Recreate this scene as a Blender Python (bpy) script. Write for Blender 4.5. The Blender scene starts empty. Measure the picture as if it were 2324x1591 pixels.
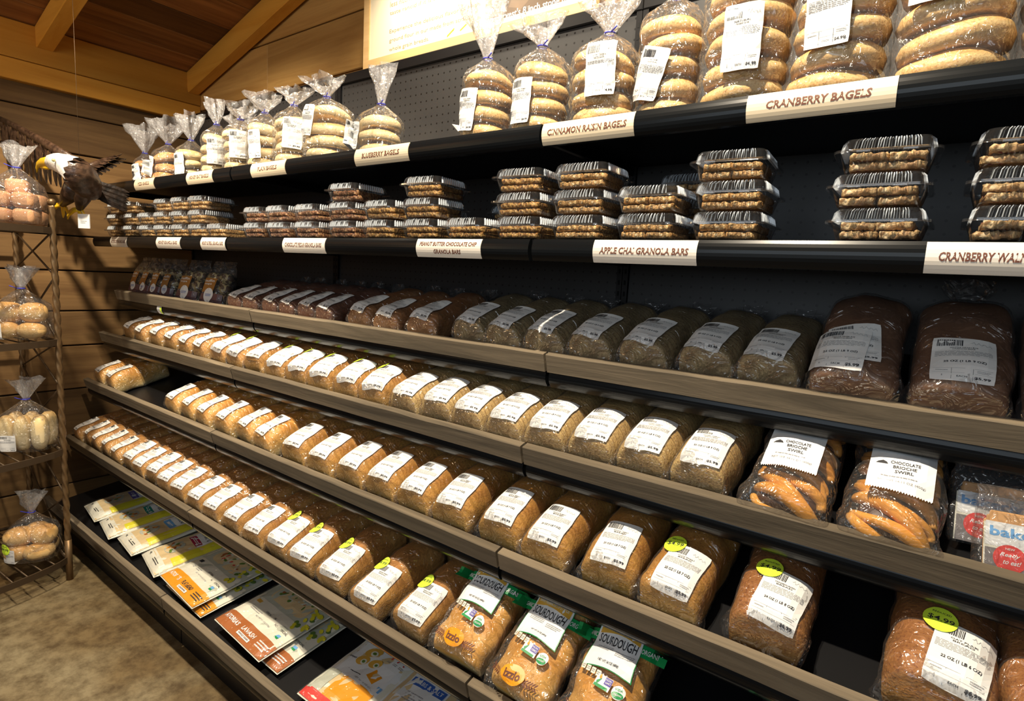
import bpy, math, random
import numpy as np
from mathutils import Vector, Matrix, noise
from mathutils.bvhtree import BVHTree

# ------------------------------------------------------------------ camera, world, lights, exposure
sc = bpy.context.scene
COL = sc.collection
CAM = Vector((0.6765, -1.48, 1.28))
cd = bpy.data.cameras.new('camera'); cam = bpy.data.objects.new('camera', cd); COL.objects.link(cam)
_r = Vector((0.79870873, 0.59933815, 0.05346167)); _u = Vector((-0.11968034, 0.07115987, 0.99025900)); _f = Vector((-0.58969567, 0.79732682, -0.12856500))
cam.matrix_world = Matrix(((_r.x, _u.x, -_f.x, CAM.x), (_r.y, _u.y, -_f.y, CAM.y), (_r.z, _u.z, -_f.z, CAM.z), (0, 0, 0, 1)))
cd.sensor_fit = 'HORIZONTAL'; cd.sensor_width = 36; cd.lens = 20.088; cd.clip_start = 0.02
sc.camera = cam
w = bpy.data.worlds.new('world'); sc.world = w; w.use_nodes = True
w.node_tree.nodes['Background'].inputs[0].default_value = (1.0, 0.93, 0.85, 1)
w.node_tree.nodes['Background'].inputs[1].default_value = 0.13
sc.view_settings.view_transform = 'Standard'; sc.view_settings.look = 'None'
sc.view_settings.gamma = 1.0; sc.view_settings.use_curve_mapping = False
sc.view_settings.exposure = 0.12
sc.cycles.transparent_max_bounces = 16
sc.cycles.max_bounces = 6; sc.cycles.diffuse_bounces = 3; sc.cycles.glossy_bounces = 2
sc.cycles.transmission_bounces = 2; sc.cycles.caustics_reflective = False; sc.cycles.caustics_refractive = False

def spot(name, loc, target, power, color, angle, blend, rad):
    ld = bpy.data.lights.new(name, 'SPOT'); o = bpy.data.objects.new(name, ld); COL.objects.link(o)
    o.location = loc; o.rotation_euler = (Vector(target) - Vector(loc)).to_track_quat('-Z', 'Y').to_euler()
    ld.energy = power; ld.color = color; ld.spot_size = math.radians(angle); ld.spot_blend = blend; ld.shadow_soft_size = rad
    return o
WARM = (1.0, 0.86, 0.66)
spot('track_spotlight', (-1.45, -1.12, 2.38), (-1.75, -0.45, 0.9), 138, WARM, 110, 0.7, 0.025)
spot('track_spotlight', (0.2, -1.14, 2.75), (0.05, -0.45, 0.8), 250, WARM, 108, 0.6, 0.025)
spot('track_spotlight', (-0.75, -0.33, 2.42), (-0.7, -0.14, 1.7), 34, WARM, 130, 0.8, 0.04)
spot('track_spotlight', (0.35, -0.34, 2.7), (0.3, -0.14, 1.7), 44, WARM, 120, 0.8, 0.04)
pl = bpy.data.lights.new('warm_fill', 'POINT'); po = bpy.data.objects.new('warm_fill', pl); COL.objects.link(po)  # unseen warm fill light, added to brighten the beams and left wall
pl.energy = 15; pl.color = (1.0, 0.74, 0.42); pl.shadow_soft_size = 0.12; po.location = (-1.95, -2.25, 2.05)
# daylight from the shop windows behind the photographer
wl = bpy.data.lights.new('window_daylight', 'AREA'); wo = bpy.data.objects.new('window_daylight', wl); COL.objects.link(wo)
wl.shape = 'RECTANGLE'; wl.size = 2.2; wl.size_y = 1.0; wl.energy = 19; wl.color = (0.78, 0.9, 1.0)
wo.location = (0.4, -3.15, 1.75); wo.rotation_euler = (math.radians(80), 0, math.radians(8))

# ------------------------------------------------------------------ helpers
def link(name, me, mats=(), parent=None, loc=None, rot=None, smooth=False):
    for m in mats: me.materials.append(m)
    if smooth: me.polygons.foreach_set('use_smooth', [True] * len(me.polygons))
    o = bpy.data.objects.new(name, me); COL.objects.link(o)
    if parent is not None: o.parent = parent
    if loc is not None: o.location = loc
    if rot is not None: o.rotation_euler = rot
    return o

def tag(o, label=None, cat=None, group=None, kind=None):
    if label: o['label'] = label
    if cat: o['category'] = cat
    if group: o['group'] = group
    if kind: o['kind'] = kind
    return o

def empty(name, loc, label=None, cat=None, group=None, rot=(0, 0, 0)):
    o = bpy.data.objects.new(name, None); COL.objects.link(o)
    o.empty_display_size = 0.03
    o.location = loc; o.rotation_euler = rot
    return tag(o, label, cat, group)

def copy_tree(o, parent=None):
    c = o.copy(); COL.objects.link(c); c.parent = parent
    for ch in list(o.children): copy_tree(ch, c)
    return c

class MB:
    """collects shapes into one mesh"""
    def __init__(s): s.v = []; s.f = []; s.mi = []; s.sm = []
    def add(s, v, f, mi=0, sm=False):
        b = len(s.v); s.v += [tuple(p) for p in v]; s.f += [tuple(i + b for i in q) for q in f]
        s.mi += [mi] * len(f); s.sm += [sm] * len(f); return s
    def box(s, x0, x1, y0, y1, z0, z1, mi=0, M=None):
        v = [(x, y, z) for z in (z0, z1) for y in (y0, y1) for x in (x0, x1)]
        if M is not None: v = [M @ Vector(p) for p in v]
        return s.add(v, [(0, 2, 3, 1), (4, 5, 7, 6), (0, 1, 5, 4), (2, 6, 7, 3), (0, 4, 6, 2), (1, 3, 7, 5)], mi)
    def bbox(s, x0, x1, y0, y1, z0, z1, b=0.002, mi=0, M=None):
        # box with chamfered edges
        c = ((x0 + x1) / 2, (y0 + y1) / 2, (z0 + z1) / 2); h = ((x1 - x0) / 2, (y1 - y0) / 2, (z1 - z0) / 2)
        vs = []; idx = {}
        for sx in (-1, 1):
            for sy in (-1, 1):
                for sz in (-1, 1):
                    for a in range(3):
                        p = [c[0] + sx * (h[0] - (b if a != 0 else 0)), c[1] + sy * (h[1] - (b if a != 1 else 0)), c[2] + sz * (h[2] - (b if a != 2 else 0))]
                        idx[(sx, sy, sz, a)] = len(vs); vs.append(p)
        fs = []
        for a in range(3):
            o1, o2 = [(1, 2), (2, 0), (0, 1)][a]
            for sg in (-1, 1):
                q = []
                for u, v in ((-1, -1), (1, -1), (1, 1), (-1, 1)):
                    k = [0, 0, 0]; k[a] = sg; k[o1] = u; k[o2] = v; q.append(idx[(k[0], k[1], k[2], a)])
                fs.append(q if sg > 0 else q[::-1])
        for a in range(3):
            o1, o2 = [(1, 2), (2, 0), (0, 1)][a]
            for u in (-1, 1):
                for v in (-1, 1):
                    k0 = [0, 0, 0]; k1 = [0, 0, 0]; k0[a] = -1; k1[a] = 1
                    for k in (k0, k1): k[o1] = u; k[o2] = v
                    q = [idx[(*k0, o1)], idx[(*k1, o1)], idx[(*k1, o2)], idx[(*k0, o2)]]
                    fs.append(q if u * v > 0 else q[::-1])
        for sx in (-1, 1):
            for sy in (-1, 1):
                for sz in (-1, 1):
                    q = [idx[(sx, sy, sz, 0)], idx[(sx, sy, sz, 1)], idx[(sx, sy, sz, 2)]]
                    fs.append(q if sx * sy * sz > 0 else q[::-1])
        if M is not None: vs = [M @ Vector(p) for p in vs]
        return s.add(vs, fs, mi)
    def tube(s, pts, r, n=8, mi=0, caps=True, sm=True, twist=0, ell=1.0):
        pts = [Vector(p) for p in pts]; rs = r if isinstance(r, (list, tuple)) else [r] * len(pts)
        rings = []; up = None
        for i, p in enumerate(pts):
            t = (pts[min(i + 1, len(pts) - 1)] - pts[max(i - 1, 0)]).normalized()
            if up is None:
                up = Vector((0, 0, 1)) if abs(t.z) < 0.9 else Vector((1, 0, 0))
            up = (up - t * up.dot(t)).normalized(); sd = t.cross(up)
            tw = twist * i
            rings.append([p + (up * math.cos(a + tw) + sd * ell * math.sin(a + tw)) * rs[i] for a in [2 * math.pi * k / n for k in range(n)]])
        return s.loft(rings, mi, sm, caps)
    def loft(s, rings, mi=0, sm=True, caps=True, closed=True):
        n = len(rings[0]); v = [p for r in rings for p in r]; f = []
        m = n if closed else n - 1
        for i in range(len(rings) - 1):
            for k in range(m):
                a = i * n + k; b = i * n + (k + 1) % n
                f.append((a, b, b + n, a + n))
        if caps:
            f.append(tuple(range(n))[::-1]); f.append(tuple((len(rings) - 1) * n + k for k in range(n)))
        return s.add(v, f, mi, sm)
    def sphere(s, c, r, n=12, m=8, mi=0):
        rx, ry, rz = r if isinstance(r, (tuple, list)) else (r, r, r)
        rings = []
        for i in range(1, m):
            a = math.pi * i / m
            rings.append([(c[0] + rx * math.sin(a) * math.cos(t), c[1] + ry * math.sin(a) * math.sin(t), c[2] - rz * math.cos(a)) for t in [2 * math.pi * k / n for k in range(n)]])
        return s.loft(rings, mi, True, True)
    def mesh(s, name):
        me = bpy.data.meshes.new(name); me.from_pydata(s.v, [], s.f)
        me.polygons.foreach_set('material_index', s.mi); me.polygons.foreach_set('use_smooth', s.sm)
        me.update(); return me
    def build(s, name, mats, parent=None, loc=None, rot=None):
        if not isinstance(mats, (list, tuple)): mats = [mats]
        return link(name, s.mesh(name), mats, parent, loc, rot)

def tone_attr(me, tones):
    a = me.attributes.new('tone', 'FLOAT', 'FACE'); a.data.foreach_set('value', tones)

# ------------------------------------------------------------------ materials
MATS = {}
def newmat(name):
    m = bpy.data.materials.new(name); m.use_nodes = True; nt = m.node_tree; nt.nodes.clear()
    out = nt.nodes.new('ShaderNodeOutputMaterial'); MATS[name] = m
    def N(t, **kw):
        n = nt.nodes.new('ShaderNode' + t)
        for k, v in kw.items():
            if k.startswith('i_'): n.inputs[int(k[2:]) if k[2:].isdigit() else k[2:]].default_value = v
            else: setattr(n, k, v)
        return n
    L = lambda a, b: nt.links.new(a, b)
    return m, N, L, out

def ramp(N, stops, mode='LINEAR'):
    r = N('ValToRGB'); e = r.color_ramp.elements; r.color_ramp.interpolation = mode
    while len(e) < len(stops): e.new(0.5)
    for i, (p, c) in enumerate(stops): e[i].position = p; e[i].color = (*c, 1)
    return r

def simple(name, col, rough=0.5, metal=0.0, spec=0.5):
    m, N, L, out = newmat(name)
    b = N('BsdfPrincipled'); b.inputs['Base Color'].default_value = (*col, 1); b.inputs['Roughness'].default_value = rough
    b.inputs['Metallic'].default_value = metal; b.inputs['Specular IOR Level'].default_value = spec
    L(b.outputs[0], out.inputs[0]); return m

def wood(name, c0, c1, axis='X', knots=True, rough=0.7, grain=22, bump=0.25, usetone=True, tonemul=(0.55, 1.25), stain=0.0):
    """grain runs along the given axis"""
    m, N, L, out = newmat(name)
    tc = N('TexCoord'); mp = N('Mapping'); sc_ = {'X': (0.06, 1, 1), 'Y': (1, 0.06, 1), 'Z': (1, 1, 0.06)}[axis]
    mp.inputs['Scale'].default_value = sc_; L(tc.outputs['Object'], mp.inputs[0])
    at = N('Attribute', attribute_name='tone')
    off = N('VectorMath', operation='SCALE'); cmb = N('CombineXYZ'); L(at.outputs['Fac'], cmb.inputs[0]); L(at.outputs['Fac'], cmb.inputs[1]); L(at.outputs['Fac'], cmb.inputs[2])
    L(cmb.outputs[0], off.inputs[0]); off.inputs[3].default_value = 17.0
    ad = N('VectorMath', operation='ADD'); L(mp.outputs[0], ad.inputs[0]); L(off.outputs[0], ad.inputs[1])
    n1 = N('TexNoise'); n1.inputs['Scale'].default_value = grain; n1.inputs['Detail'].default_value = 5; n1.inputs['Roughness'].default_value = 0.65; n1.inputs['Distortion'].default_value = 0.6
    L(ad.outputs[0], n1.inputs['Vector'])
    r = ramp(N, [(0.25, c0), (0.72, c1)]); L(n1.outputs['Fac'], r.inputs[0])
    col = r.outputs[0]
    n2 = N('TexNoise'); n2.inputs['Scale'].default_value = 2.6; n2.inputs['Detail'].default_value = 2; L(ad.outputs[0], n2.inputs['Vector'])
    mr = N('MapRange'); mr.inputs[1].default_value = 0.3; mr.inputs[2].default_value = 0.7; mr.inputs[3].default_value = 0.72; mr.inputs[4].default_value = 1.18
    L(n2.outputs['Fac'], mr.inputs[0])
    mx = N('VectorMath', operation='SCALE'); L(col, mx.inputs[0]); L(mr.outputs[0], mx.inputs[3]); col = mx.outputs[0]
    if usetone:
        tr = N('MapRange'); tr.inputs[3].default_value = tonemul[0]; tr.inputs[4].default_value = tonemul[1]; L(at.outputs['Fac'], tr.inputs[0])
        mx2 = N('VectorMath', operation='SCALE'); L(col, mx2.inputs[0]); L(tr.outputs[0], mx2.inputs[3]); col = mx2.outputs[0]
    if knots:
        vm = N('Mapping'); vm.inputs['Scale'].default_value = {'X': (1.6, 5, 5), 'Y': (5, 1.6, 5), 'Z': (5, 5, 1.6)}[axis]; L(tc.outputs['Object'], vm.inputs[0])
        ad3 = N('VectorMath', operation='ADD'); L(vm.outputs[0], ad3.inputs[0]); L(off.outputs[0], ad3.inputs[1])
        vo = N('TexVoronoi'); vo.inputs['Scale'].default_value = 0.9; L(ad3.outputs[0], vo.inputs['Vector'])
        kr = ramp(N, [(0.0, (0.25, 0.2, 0.15)), (0.07, (0.4, 0.33, 0.28)), (0.13, (1, 1, 1))]); L(vo.outputs['Distance'], kr.inputs[0])
        mk = N('VectorMath', operation='MULTIPLY'); L(col, mk.inputs[0]); L(kr.outputs[0], mk.inputs[1]); col = mk.outputs[0]
    b = N('BsdfPrincipled'); b.inputs['Roughness'].default_value = rough; b.inputs['Specular IOR Level'].default_value = 0.3
    L(col, b.inputs['Base Color'])
    bp = N('Bump'); bp.inputs['Strength'].default_value = bump; bp.inputs['Distance'].default_value = 0.004; L(n1.outputs['Fac'], bp.inputs['Height']); L(bp.outputs[0], b.inputs['Normal'])
    L(b.outputs[0], out.inputs[0]); return m

def crust(name, top, side, base, speck=None, bumps=0.5, slices=False, rough=0.5, zmax=0.1):
    """bread crust: colour by height on the loaf, mottled, optional bran specks and slice lines"""
    m, N, L, out = newmat(name)
    tc = N('TexCoord'); sp = N('SeparateXYZ'); L(tc.outputs['Object'], sp.inputs[0])
    n1 = N('TexNoise'); n1.inputs['Scale'].default_value = 16; n1.inputs['Detail'].default_value = 4; L(tc.outputs['Object'], n1.inputs['Vector'])
    ma = N('MapRange'); ma.inputs[2].default_value = zmax; L(sp.outputs[2], ma.inputs[0])
    m2 = N('MapRange'); m2.inputs[1].default_value = 0.3; m2.inputs[2].default_value = 0.7; m2.inputs[3].default_value = -0.22; m2.inputs[4].default_value = 0.22; L(n1.outputs['Fac'], m2.inputs[0])
    su = N('Math', operation='ADD'); L(ma.outputs[0], su.inputs[0]); L(m2.outputs[0], su.inputs[1])
    r = ramp(N, [(0.05, base), (0.45, side), (0.95, top)]); L(su.outputs[0], r.inputs[0]); col = r.outputs[0]
    n3 = N('TexNoise'); n3.inputs['Scale'].default_value = 260; n3.inputs['Detail'].default_value = 3; L(tc.outputs['Object'], n3.inputs['Vector'])
    if speck:
        sr = ramp(N, [(0.52, (1, 1, 1)), (0.68, speck)]); L(n3.outputs['Fac'], sr.inputs[0])
        mk = N('VectorMath', operation='MULTIPLY'); L(col, mk.inputs[0]); L(sr.outputs[0], mk.inputs[1]); col = mk.outputs[0]
    if slices:
        wv = N('TexWave', bands_direction='Y'); wv.inputs['Scale'].default_value = 26; wv.inputs['Distortion'].default_value = 0.5; L(tc.outputs['Object'], wv.inputs['Vector'])
        wr = ramp(N, [(0.0, (0.62, 0.55, 0.5)), (0.1, (1, 1, 1))]); L(wv.outputs['Fac'], wr.inputs[0])
        mk = N('VectorMath', operation='MULTIPLY'); L(col, mk.inputs[0]); L(wr.outputs[0], mk.inputs[1]); col = mk.outputs[0]
    b = N('BsdfPrincipled'); b.inputs['Roughness'].default_value = rough; b.inputs['Specular IOR Level'].default_value = 0.35
    L(col, b.inputs['Base Color'])
    ad = N('Math', operation='MULTIPLY_ADD'); L(n1.outputs['Fac'], ad.inputs[0]); ad.inputs[1].default_value = 2.0; L(n3.outputs['Fac'], ad.inputs[2])
    bp = N('Bump'); bp.inputs['Strength'].default_value = bumps; bp.inputs['Distance'].default_value = 0.002; L(ad.outputs[0], bp.inputs['Height']); L(bp.outputs[0], b.inputs['Normal'])
    L(b.outputs[0], out.inputs[0]); return m

def film(name, haze=0.06, rough=0.1, wr=45, bump=0.6, gain=1.6, tint=(0.97, 0.97, 0.97), hcol=(0.9, 0.9, 0.92), dist=0.004, fmax=0.3, crease=0.0):
    """clear plastic: see-through with wrinkled glossy glints and a little haze"""
    m, N, L, out = newmat(name)
    tc = N('TexCoord'); n1 = N('TexNoise'); n1.inputs['Scale'].default_value = wr; n1.inputs['Detail'].default_value = 2; n1.inputs['Distortion'].default_value = 1.2
    L(tc.outputs['Object'], n1.inputs['Vector'])
    hgt = n1.outputs['Fac']
    if crease:      # sharp creases as in crinkled bags
        sc1 = N('VectorMath', operation='SCALE'); L(n1.outputs['Color'], sc1.inputs[0]); sc1.inputs[3].default_value = 0.03
        ad = N('VectorMath', operation='ADD'); L(tc.outputs['Object'], ad.inputs[0]); L(sc1.outputs[0], ad.inputs[1])
        vo = N('TexVoronoi'); vo.inputs['Scale'].default_value = wr * 0.9; L(ad.outputs[0], vo.inputs['Vector'])
        ma = N('Math', operation='MULTIPLY_ADD'); L(vo.outputs['Distance'], ma.inputs[0]); ma.inputs[1].default_value = crease; L(n1.outputs['Fac'], ma.inputs[2]); hgt = ma.outputs[0]
    bp = N('Bump'); bp.inputs['Strength'].default_value = bump; bp.inputs['Distance'].default_value = dist; L(hgt, bp.inputs['Height'])
    fr = N('Fresnel'); fr.inputs[0].default_value = 1.45; L(bp.outputs[0], fr.inputs[1])
    mu = N('Math', operation='MULTIPLY'); L(fr.outputs[0], mu.inputs[0]); mu.inputs[1].default_value = gain
    mi_ = N('Math', operation='MINIMUM'); L(mu.outputs[0], mi_.inputs[0]); mi_.inputs[1].default_value = fmax; mu = mi_
    tr = N('BsdfTransparent'); tr.inputs[0].default_value = (*tint, 1)
    gl = N('BsdfGlossy'); gl.inputs['Roughness'].default_value = rough; L(bp.outputs[0], gl.inputs['Normal'])
    df = N('BsdfDiffuse'); df.inputs[0].default_value = (*hcol, 1)
    m1 = N('MixShader'); m1.inputs[0].default_value = haze; L(tr.outputs[0], m1.inputs[1]); L(df.outputs[0], m1.inputs[2])
    m2 = N('MixShader'); L(mu.outputs[0], m2.inputs[0]); L(m1.outputs[0], m2.inputs[1]); L(gl.outputs[0], m2.inputs[2])
    L(m2.outputs[0], out.inputs[0]); return m

M_black = simple('black_powder_coat', (0.006, 0.006, 0.007), 0.42, 0, 0.35)
M_rail = simple('black_glossy_rail', (0.005, 0.006, 0.007), 0.24, 0, 0.22)
M_paper = simple('white_paper', (0.83, 0.83, 0.81), 0.6)
M_ink = simple('black_ink', (0.03, 0.03, 0.035), 0.6)
M_grey = simple('grey_ink', (0.36, 0.36, 0.37), 0.6)
M_brownink = simple('brown_ink', (0.16, 0.055, 0.03), 0.6)
M_cream = simple('cream_card', (0.82, 0.70, 0.50), 0.25)
M_cream2 = simple('ivory_card', (0.84, 0.78, 0.68), 0.25)
M_dot = simple('fluorescent_green', (0.72, 1.0, 0.06), 0.5)
M_white = simple('white_print', (0.85, 0.86, 0.86), 0.45)
M_green = simple('green_print', (0.01, 0.3, 0.08), 0.4)
M_gold = simple('gold_print', (0.75, 0.42, 0.06), 0.4)
M_orange = simple('amber_print', (0.85, 0.33, 0.01), 0.4)
M_yellow = simple('yellow_print', (0.75, 0.68, 0.03), 0.4)
M_red = simple('red_print', (0.72, 0.05, 0.04), 0.4)
M_blue = simple('blue_print', (0.04, 0.13, 0.5), 0.4)
M_lblue = simple('sky_blue_print', (0.16, 0.42, 0.8), 0.4)
M_teal = simple('teal_print', (0.01, 0.25, 0.2), 0.4)
M_purple = simple('violet_print', (0.13, 0.1, 0.42), 0.4)
M_maroon = simple('maroon_print', (0.38, 0.01, 0.06), 0.4)
M_brownp = simple('brown_print', (0.42, 0.13, 0.03), 0.4)
M_olive = simple('leaf_print', (0.12, 0.22, 0.03), 0.5)
M_tan = simple('flatbread_print', (0.72, 0.55, 0.3), 0.5)
M_sage = simple('grey_green_print', (0.5, 0.52, 0.43), 0.5)
M_iv = simple('ivory_print', (0.8, 0.78, 0.66), 0.4)
M_tie = simple('blue_twist_tie', (0.03, 0.04, 0.5), 0.5)
M_film = film('clear_bag_film', haze=0.035, rough=0.15, wr=30, bump=1.0, gain=2.0, fmax=0.3, dist=0.024, crease=0.5)
M_bagtop = film('cloudy_bag_film', haze=0.18, rough=0.16, wr=60, bump=1.0, gain=2.4, fmax=0.4, dist=0.015, crease=0.5)
M_clam = film('clear_rigid_plastic', haze=0.012, rough=0.08, wr=8, bump=0.1, gain=1.7)
M_ribglint = film('rib_highlight_plastic', haze=0.62, rough=0.12, wr=8, bump=0.1, gain=2.5, fmax=0.5, hcol=(0.85, 0.93, 1.0))  # whitish haze paints bright highlight lines onto the lid ribs
M_wrapf = film('tight_pack_film', haze=0.01, rough=0.1, wr=30, bump=1.0, gain=0.7, fmax=0.1, dist=0.01)

# ------------------------------------------------------------------ text and print
_tc = {}
def text_poly(body, bold=0.0, shear=0.0):
    k = (body, bold, shear)
    if k in _tc: return _tc[k]
    c = bpy.data.curves.new('t', 'FONT'); c.body = body; c.size = 1.0; c.resolution_u = 2; c.offset = bold; c.shear = shear
    c.align_x = 'CENTER'; c.align_y = 'CENTER'
    o = bpy.data.objects.new('t', c); COL.objects.link(o)
    me = bpy.data.meshes.new_from_object(o.evaluated_get(bpy.context.evaluated_depsgraph_get()))
    v = [(p.co.x, p.co.y) for p in me.vertices]; f = [tuple(q.vertices) for q in me.polygons]
    xs = [p[0] for p in v] or [0]; ys = [p[1] for p in v] or [0]
    wd = max(xs) - min(xs); cx = (max(xs) + min(xs)) / 2; cy = (max(ys) + min(ys)) / 2; ht = max(ys) - min(ys)
    v = [(a - cx, b - cy) for a, b in v]
    bpy.data.objects.remove(o); bpy.data.meshes.remove(me); bpy.data.curves.remove(c)
    _tc[k] = (v, f, wd or 1, ht or 1); return _tc[k]

class Print:
    """flat artwork in (u, v) with layers; mapped onto a surface when built"""
    def __init__(s): s.v = []; s.f = []; s.m = []; s.mats = []
    def _mi(s, mat):
        if mat not in s.mats: s.mats.append(mat)
        return s.mats.index(mat)
    def _add(s, v, f, mat, lay, rot=0, c=(0, 0)):
        b = len(s.v); cr, sr = math.cos(rot), math.sin(rot)
        s.v += [(c[0] + x * cr - y * sr, c[1] + x * sr + y * cr, lay) for x, y in v]
        s.f += [tuple(i + b for i in q) for q in f]; s.m += [s._mi(mat)] * len(f); return s
    def rect(s, cx, cy, w_, h_, mat, lay=1, nx=1, ny=1, rot=0, r=0.0, wob=None):
        v = []
        for j in range(ny + 1):
            for i in range(nx + 1):
                x = (i / nx - 0.5) * w_; y = (j / ny - 0.5) * h_
                if r and i in (0, nx) and j in (0, ny): x *= 1 - r / w_ * 0.6; y *= 1 - r / h_ * 0.6
                if wob: x, y = wob(x, y)
                v.append((x, y))
        f = [(j * (nx + 1) + i, j * (nx + 1) + i + 1, (j + 1) * (nx + 1) + i + 1, (j + 1) * (nx + 1) + i) for j in range(ny) for i in range(nx)]
        return s._add(v, f, mat, lay, rot, (cx, cy))
    def disc(s, cx, cy, r1, r2, mat, lay=1, n=20, rings=3, rot=0):
        v = [(0, 0)]; f = []
        for j in range(1, rings + 1):
            for k in range(n):
                a = 2 * math.pi * k / n; v.append((r1 * j / rings * math.cos(a), r2 * j / rings * math.sin(a)))
        for k in range(n): f.append((0, 1 + k, 1 + (k + 1) % n))
        for j in range(rings - 1):
            for k in range(n):
                a = 1 + j * n + k; b = 1 + j * n + (k + 1) % n; f.append((a, a + n, b + n, b))
        return s._add(v, f, mat, lay, rot, (cx, cy))
    def text(s, body, cx, cy, w_, h_, mat, lay=2, rot=0, bold=0.01, shear=0.0):
        v, f, wd, ht = text_poly(body, bold, shear)
        return s._add([(x / wd * w_, y / ht * h_) for x, y in v], f, mat, lay, rot, (cx, cy))
    def lines(s, cx, cy, w_, h_, n, mat, lay=2, seed=1, fill=0.45, rag=0.25):
        rd = random.Random(seed)
        for k in range(n):
            y = cy + h_ / 2 - (k + 0.5) * h_ / n; x = cx - w_ / 2; end = cx + w_ / 2 * (1 if k < n - 1 else 1 - rag * 2 * rd.random())
            while x < end:
                l = rd.uniform(0.04, 0.16) * w_; l = min(l, end - x)
                if l > 0.01 * w_: s.rect(x + l / 2, y, l, h_ / n * fill, mat, lay)
                x += l + 0.018 * w_
        return s
    def build(s, name, mapper, parent=None):
        v = [mapper(a, b, l) for a, b, l in s.v]
        me = bpy.data.meshes.new(name); me.from_pydata(v, [], s.f); me.polygons.foreach_set('material_index', s.m)
        me.update(); return link(name, me, s.mats, parent)

def proj_map(bvh, origin, ux, uy, off=0.002, lay=0.00035, far=0.3):
    """map artwork onto the surface: cast along minus the artwork's normal"""
    origin = Vector(origin); ux = Vector(ux).normalized(); uy = Vector(uy).normalized(); n = ux.cross(uy).normalized()
    last = [origin.copy(), n.copy()]
    def f(u, v, l):
        p = origin + ux * u + uy * v + n * far
        h, nn, i, d = bvh.ray_cast(p, -n, far * 3)
        if h is None: h = p - n * (p - last[0]).dot(n); nn = last[1]
        else: last[0] = h; last[1] = nn if nn.dot(n) > 0 else -nn; nn = last[1]
        return h + (nn + n).normalized() * (off + lay * l)
    return f
def flat_map(origin, ux, uy, lay=0.0004, off=0.0):
    origin = Vector(origin); ux = Vector(ux).normalized(); uy = Vector(uy).normalized(); n = ux.cross(uy).normalized()
    return lambda u, v, l: origin + ux * u + uy * v + n * (off + lay * l)

# ------------------------------------------------------------------ the room
XL, XR, YF = -2.54, 1.9, -3.2
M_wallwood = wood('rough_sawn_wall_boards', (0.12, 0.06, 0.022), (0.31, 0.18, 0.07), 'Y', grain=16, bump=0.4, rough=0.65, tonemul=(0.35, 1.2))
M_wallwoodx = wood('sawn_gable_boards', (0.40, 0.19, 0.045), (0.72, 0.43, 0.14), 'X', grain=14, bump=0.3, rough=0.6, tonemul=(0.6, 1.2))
M_beam = wood('yellow_pine_timber', (0.70, 0.29, 0.03), (0.92, 0.47, 0.08), 'Y', grain=12, bump=0.12, rough=0.5, tonemul=(0.8, 1.15))
M_rafter = wood('yellow_pine_rafter', (0.70, 0.29, 0.03), (0.92, 0.47, 0.08), 'X', grain=12, bump=0.12, rough=0.5, tonemul=(0.8, 1.15))
M_ceil = wood('brown_roof_boards', (0.12, 0.04, 0.012), (0.46, 0.2, 0.055), 'Y', grain=14, bump=0.3, rough=0.65, tonemul=(0.5, 1.3))

def boards(name, mat, rects, kind='structure'):
    """rects: (fn placing a board) list of 8-corner boxes with tone"""
    mb = MB(); tones = []
    for (x0, x1, y0, y1, z0, z1, t) in rects:
        k = len(mb.f); mb.bbox(x0, x1, y0, y1, z0, z1, 0.003); tones += [t] * (len(mb.f) - k)
    me = mb.mesh(name); tone_attr(me, tones); o = link(name, me, [mat]); tag(o, kind=kind); return o

rd = random.Random(5)
zz = [0, 0.19, 0.42, 0.645, 0.85, 1.012, 1.197, 1.356, 1.535, 1.722, 1.89, 2.06]
tn = [0.3, 0.25, 0.35, 0.6, 0.5, 0.75, 0.65, 0.4, 0.95, 0.3, 0.22, 0.3]
rects = []
for i in range(len(zz) - 1):
    ys = [YF, -1.9 + 0.5 * (i % 3), 0.02]
    for j in range(2):
        rects.append((XL - 0.04, XL + (0.004 if i % 2 else 0.0), ys[j] + 0.001, ys[j + 1] - 0.001, zz[i] + 0.003, zz[i + 1] - 0.003, min(1, max(0, tn[i] + 0.08 * j))))
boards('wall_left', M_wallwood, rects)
rects = []
zb = [0, 0.25, 0.5, 0.75, 1.0, 1.25, 1.5, 1.78, 2.04, 2.254, 2.46, 2.68, 2.9, 3.1, 3.35]
for i in range(len(zb) - 1):
    xs = [XL, -1.87 + 0.7 * (i % 2), 0.1 + 0.35 * (i % 3), XR]
    for j in range(3):
        rects.append((xs[j] + 0.001, xs[j + 1] - 0.001, 0.0, 0.04, zb[i] + 0.003, zb[i + 1] - 0.003, rd.uniform(0.35, 0.9)))
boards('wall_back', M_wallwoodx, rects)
mb = MB(); mb.box(XL - 0.07, XL - 0.041, YF, 0.08, 0, 3.4); mb.box(XL - 0.07, XR + 0.04, 0.041, 0.07, 0, 3.6); tag(mb.build('wall_backing', M_black), kind='structure')  # black backing sheets, added to block light through the board gaps
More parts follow.
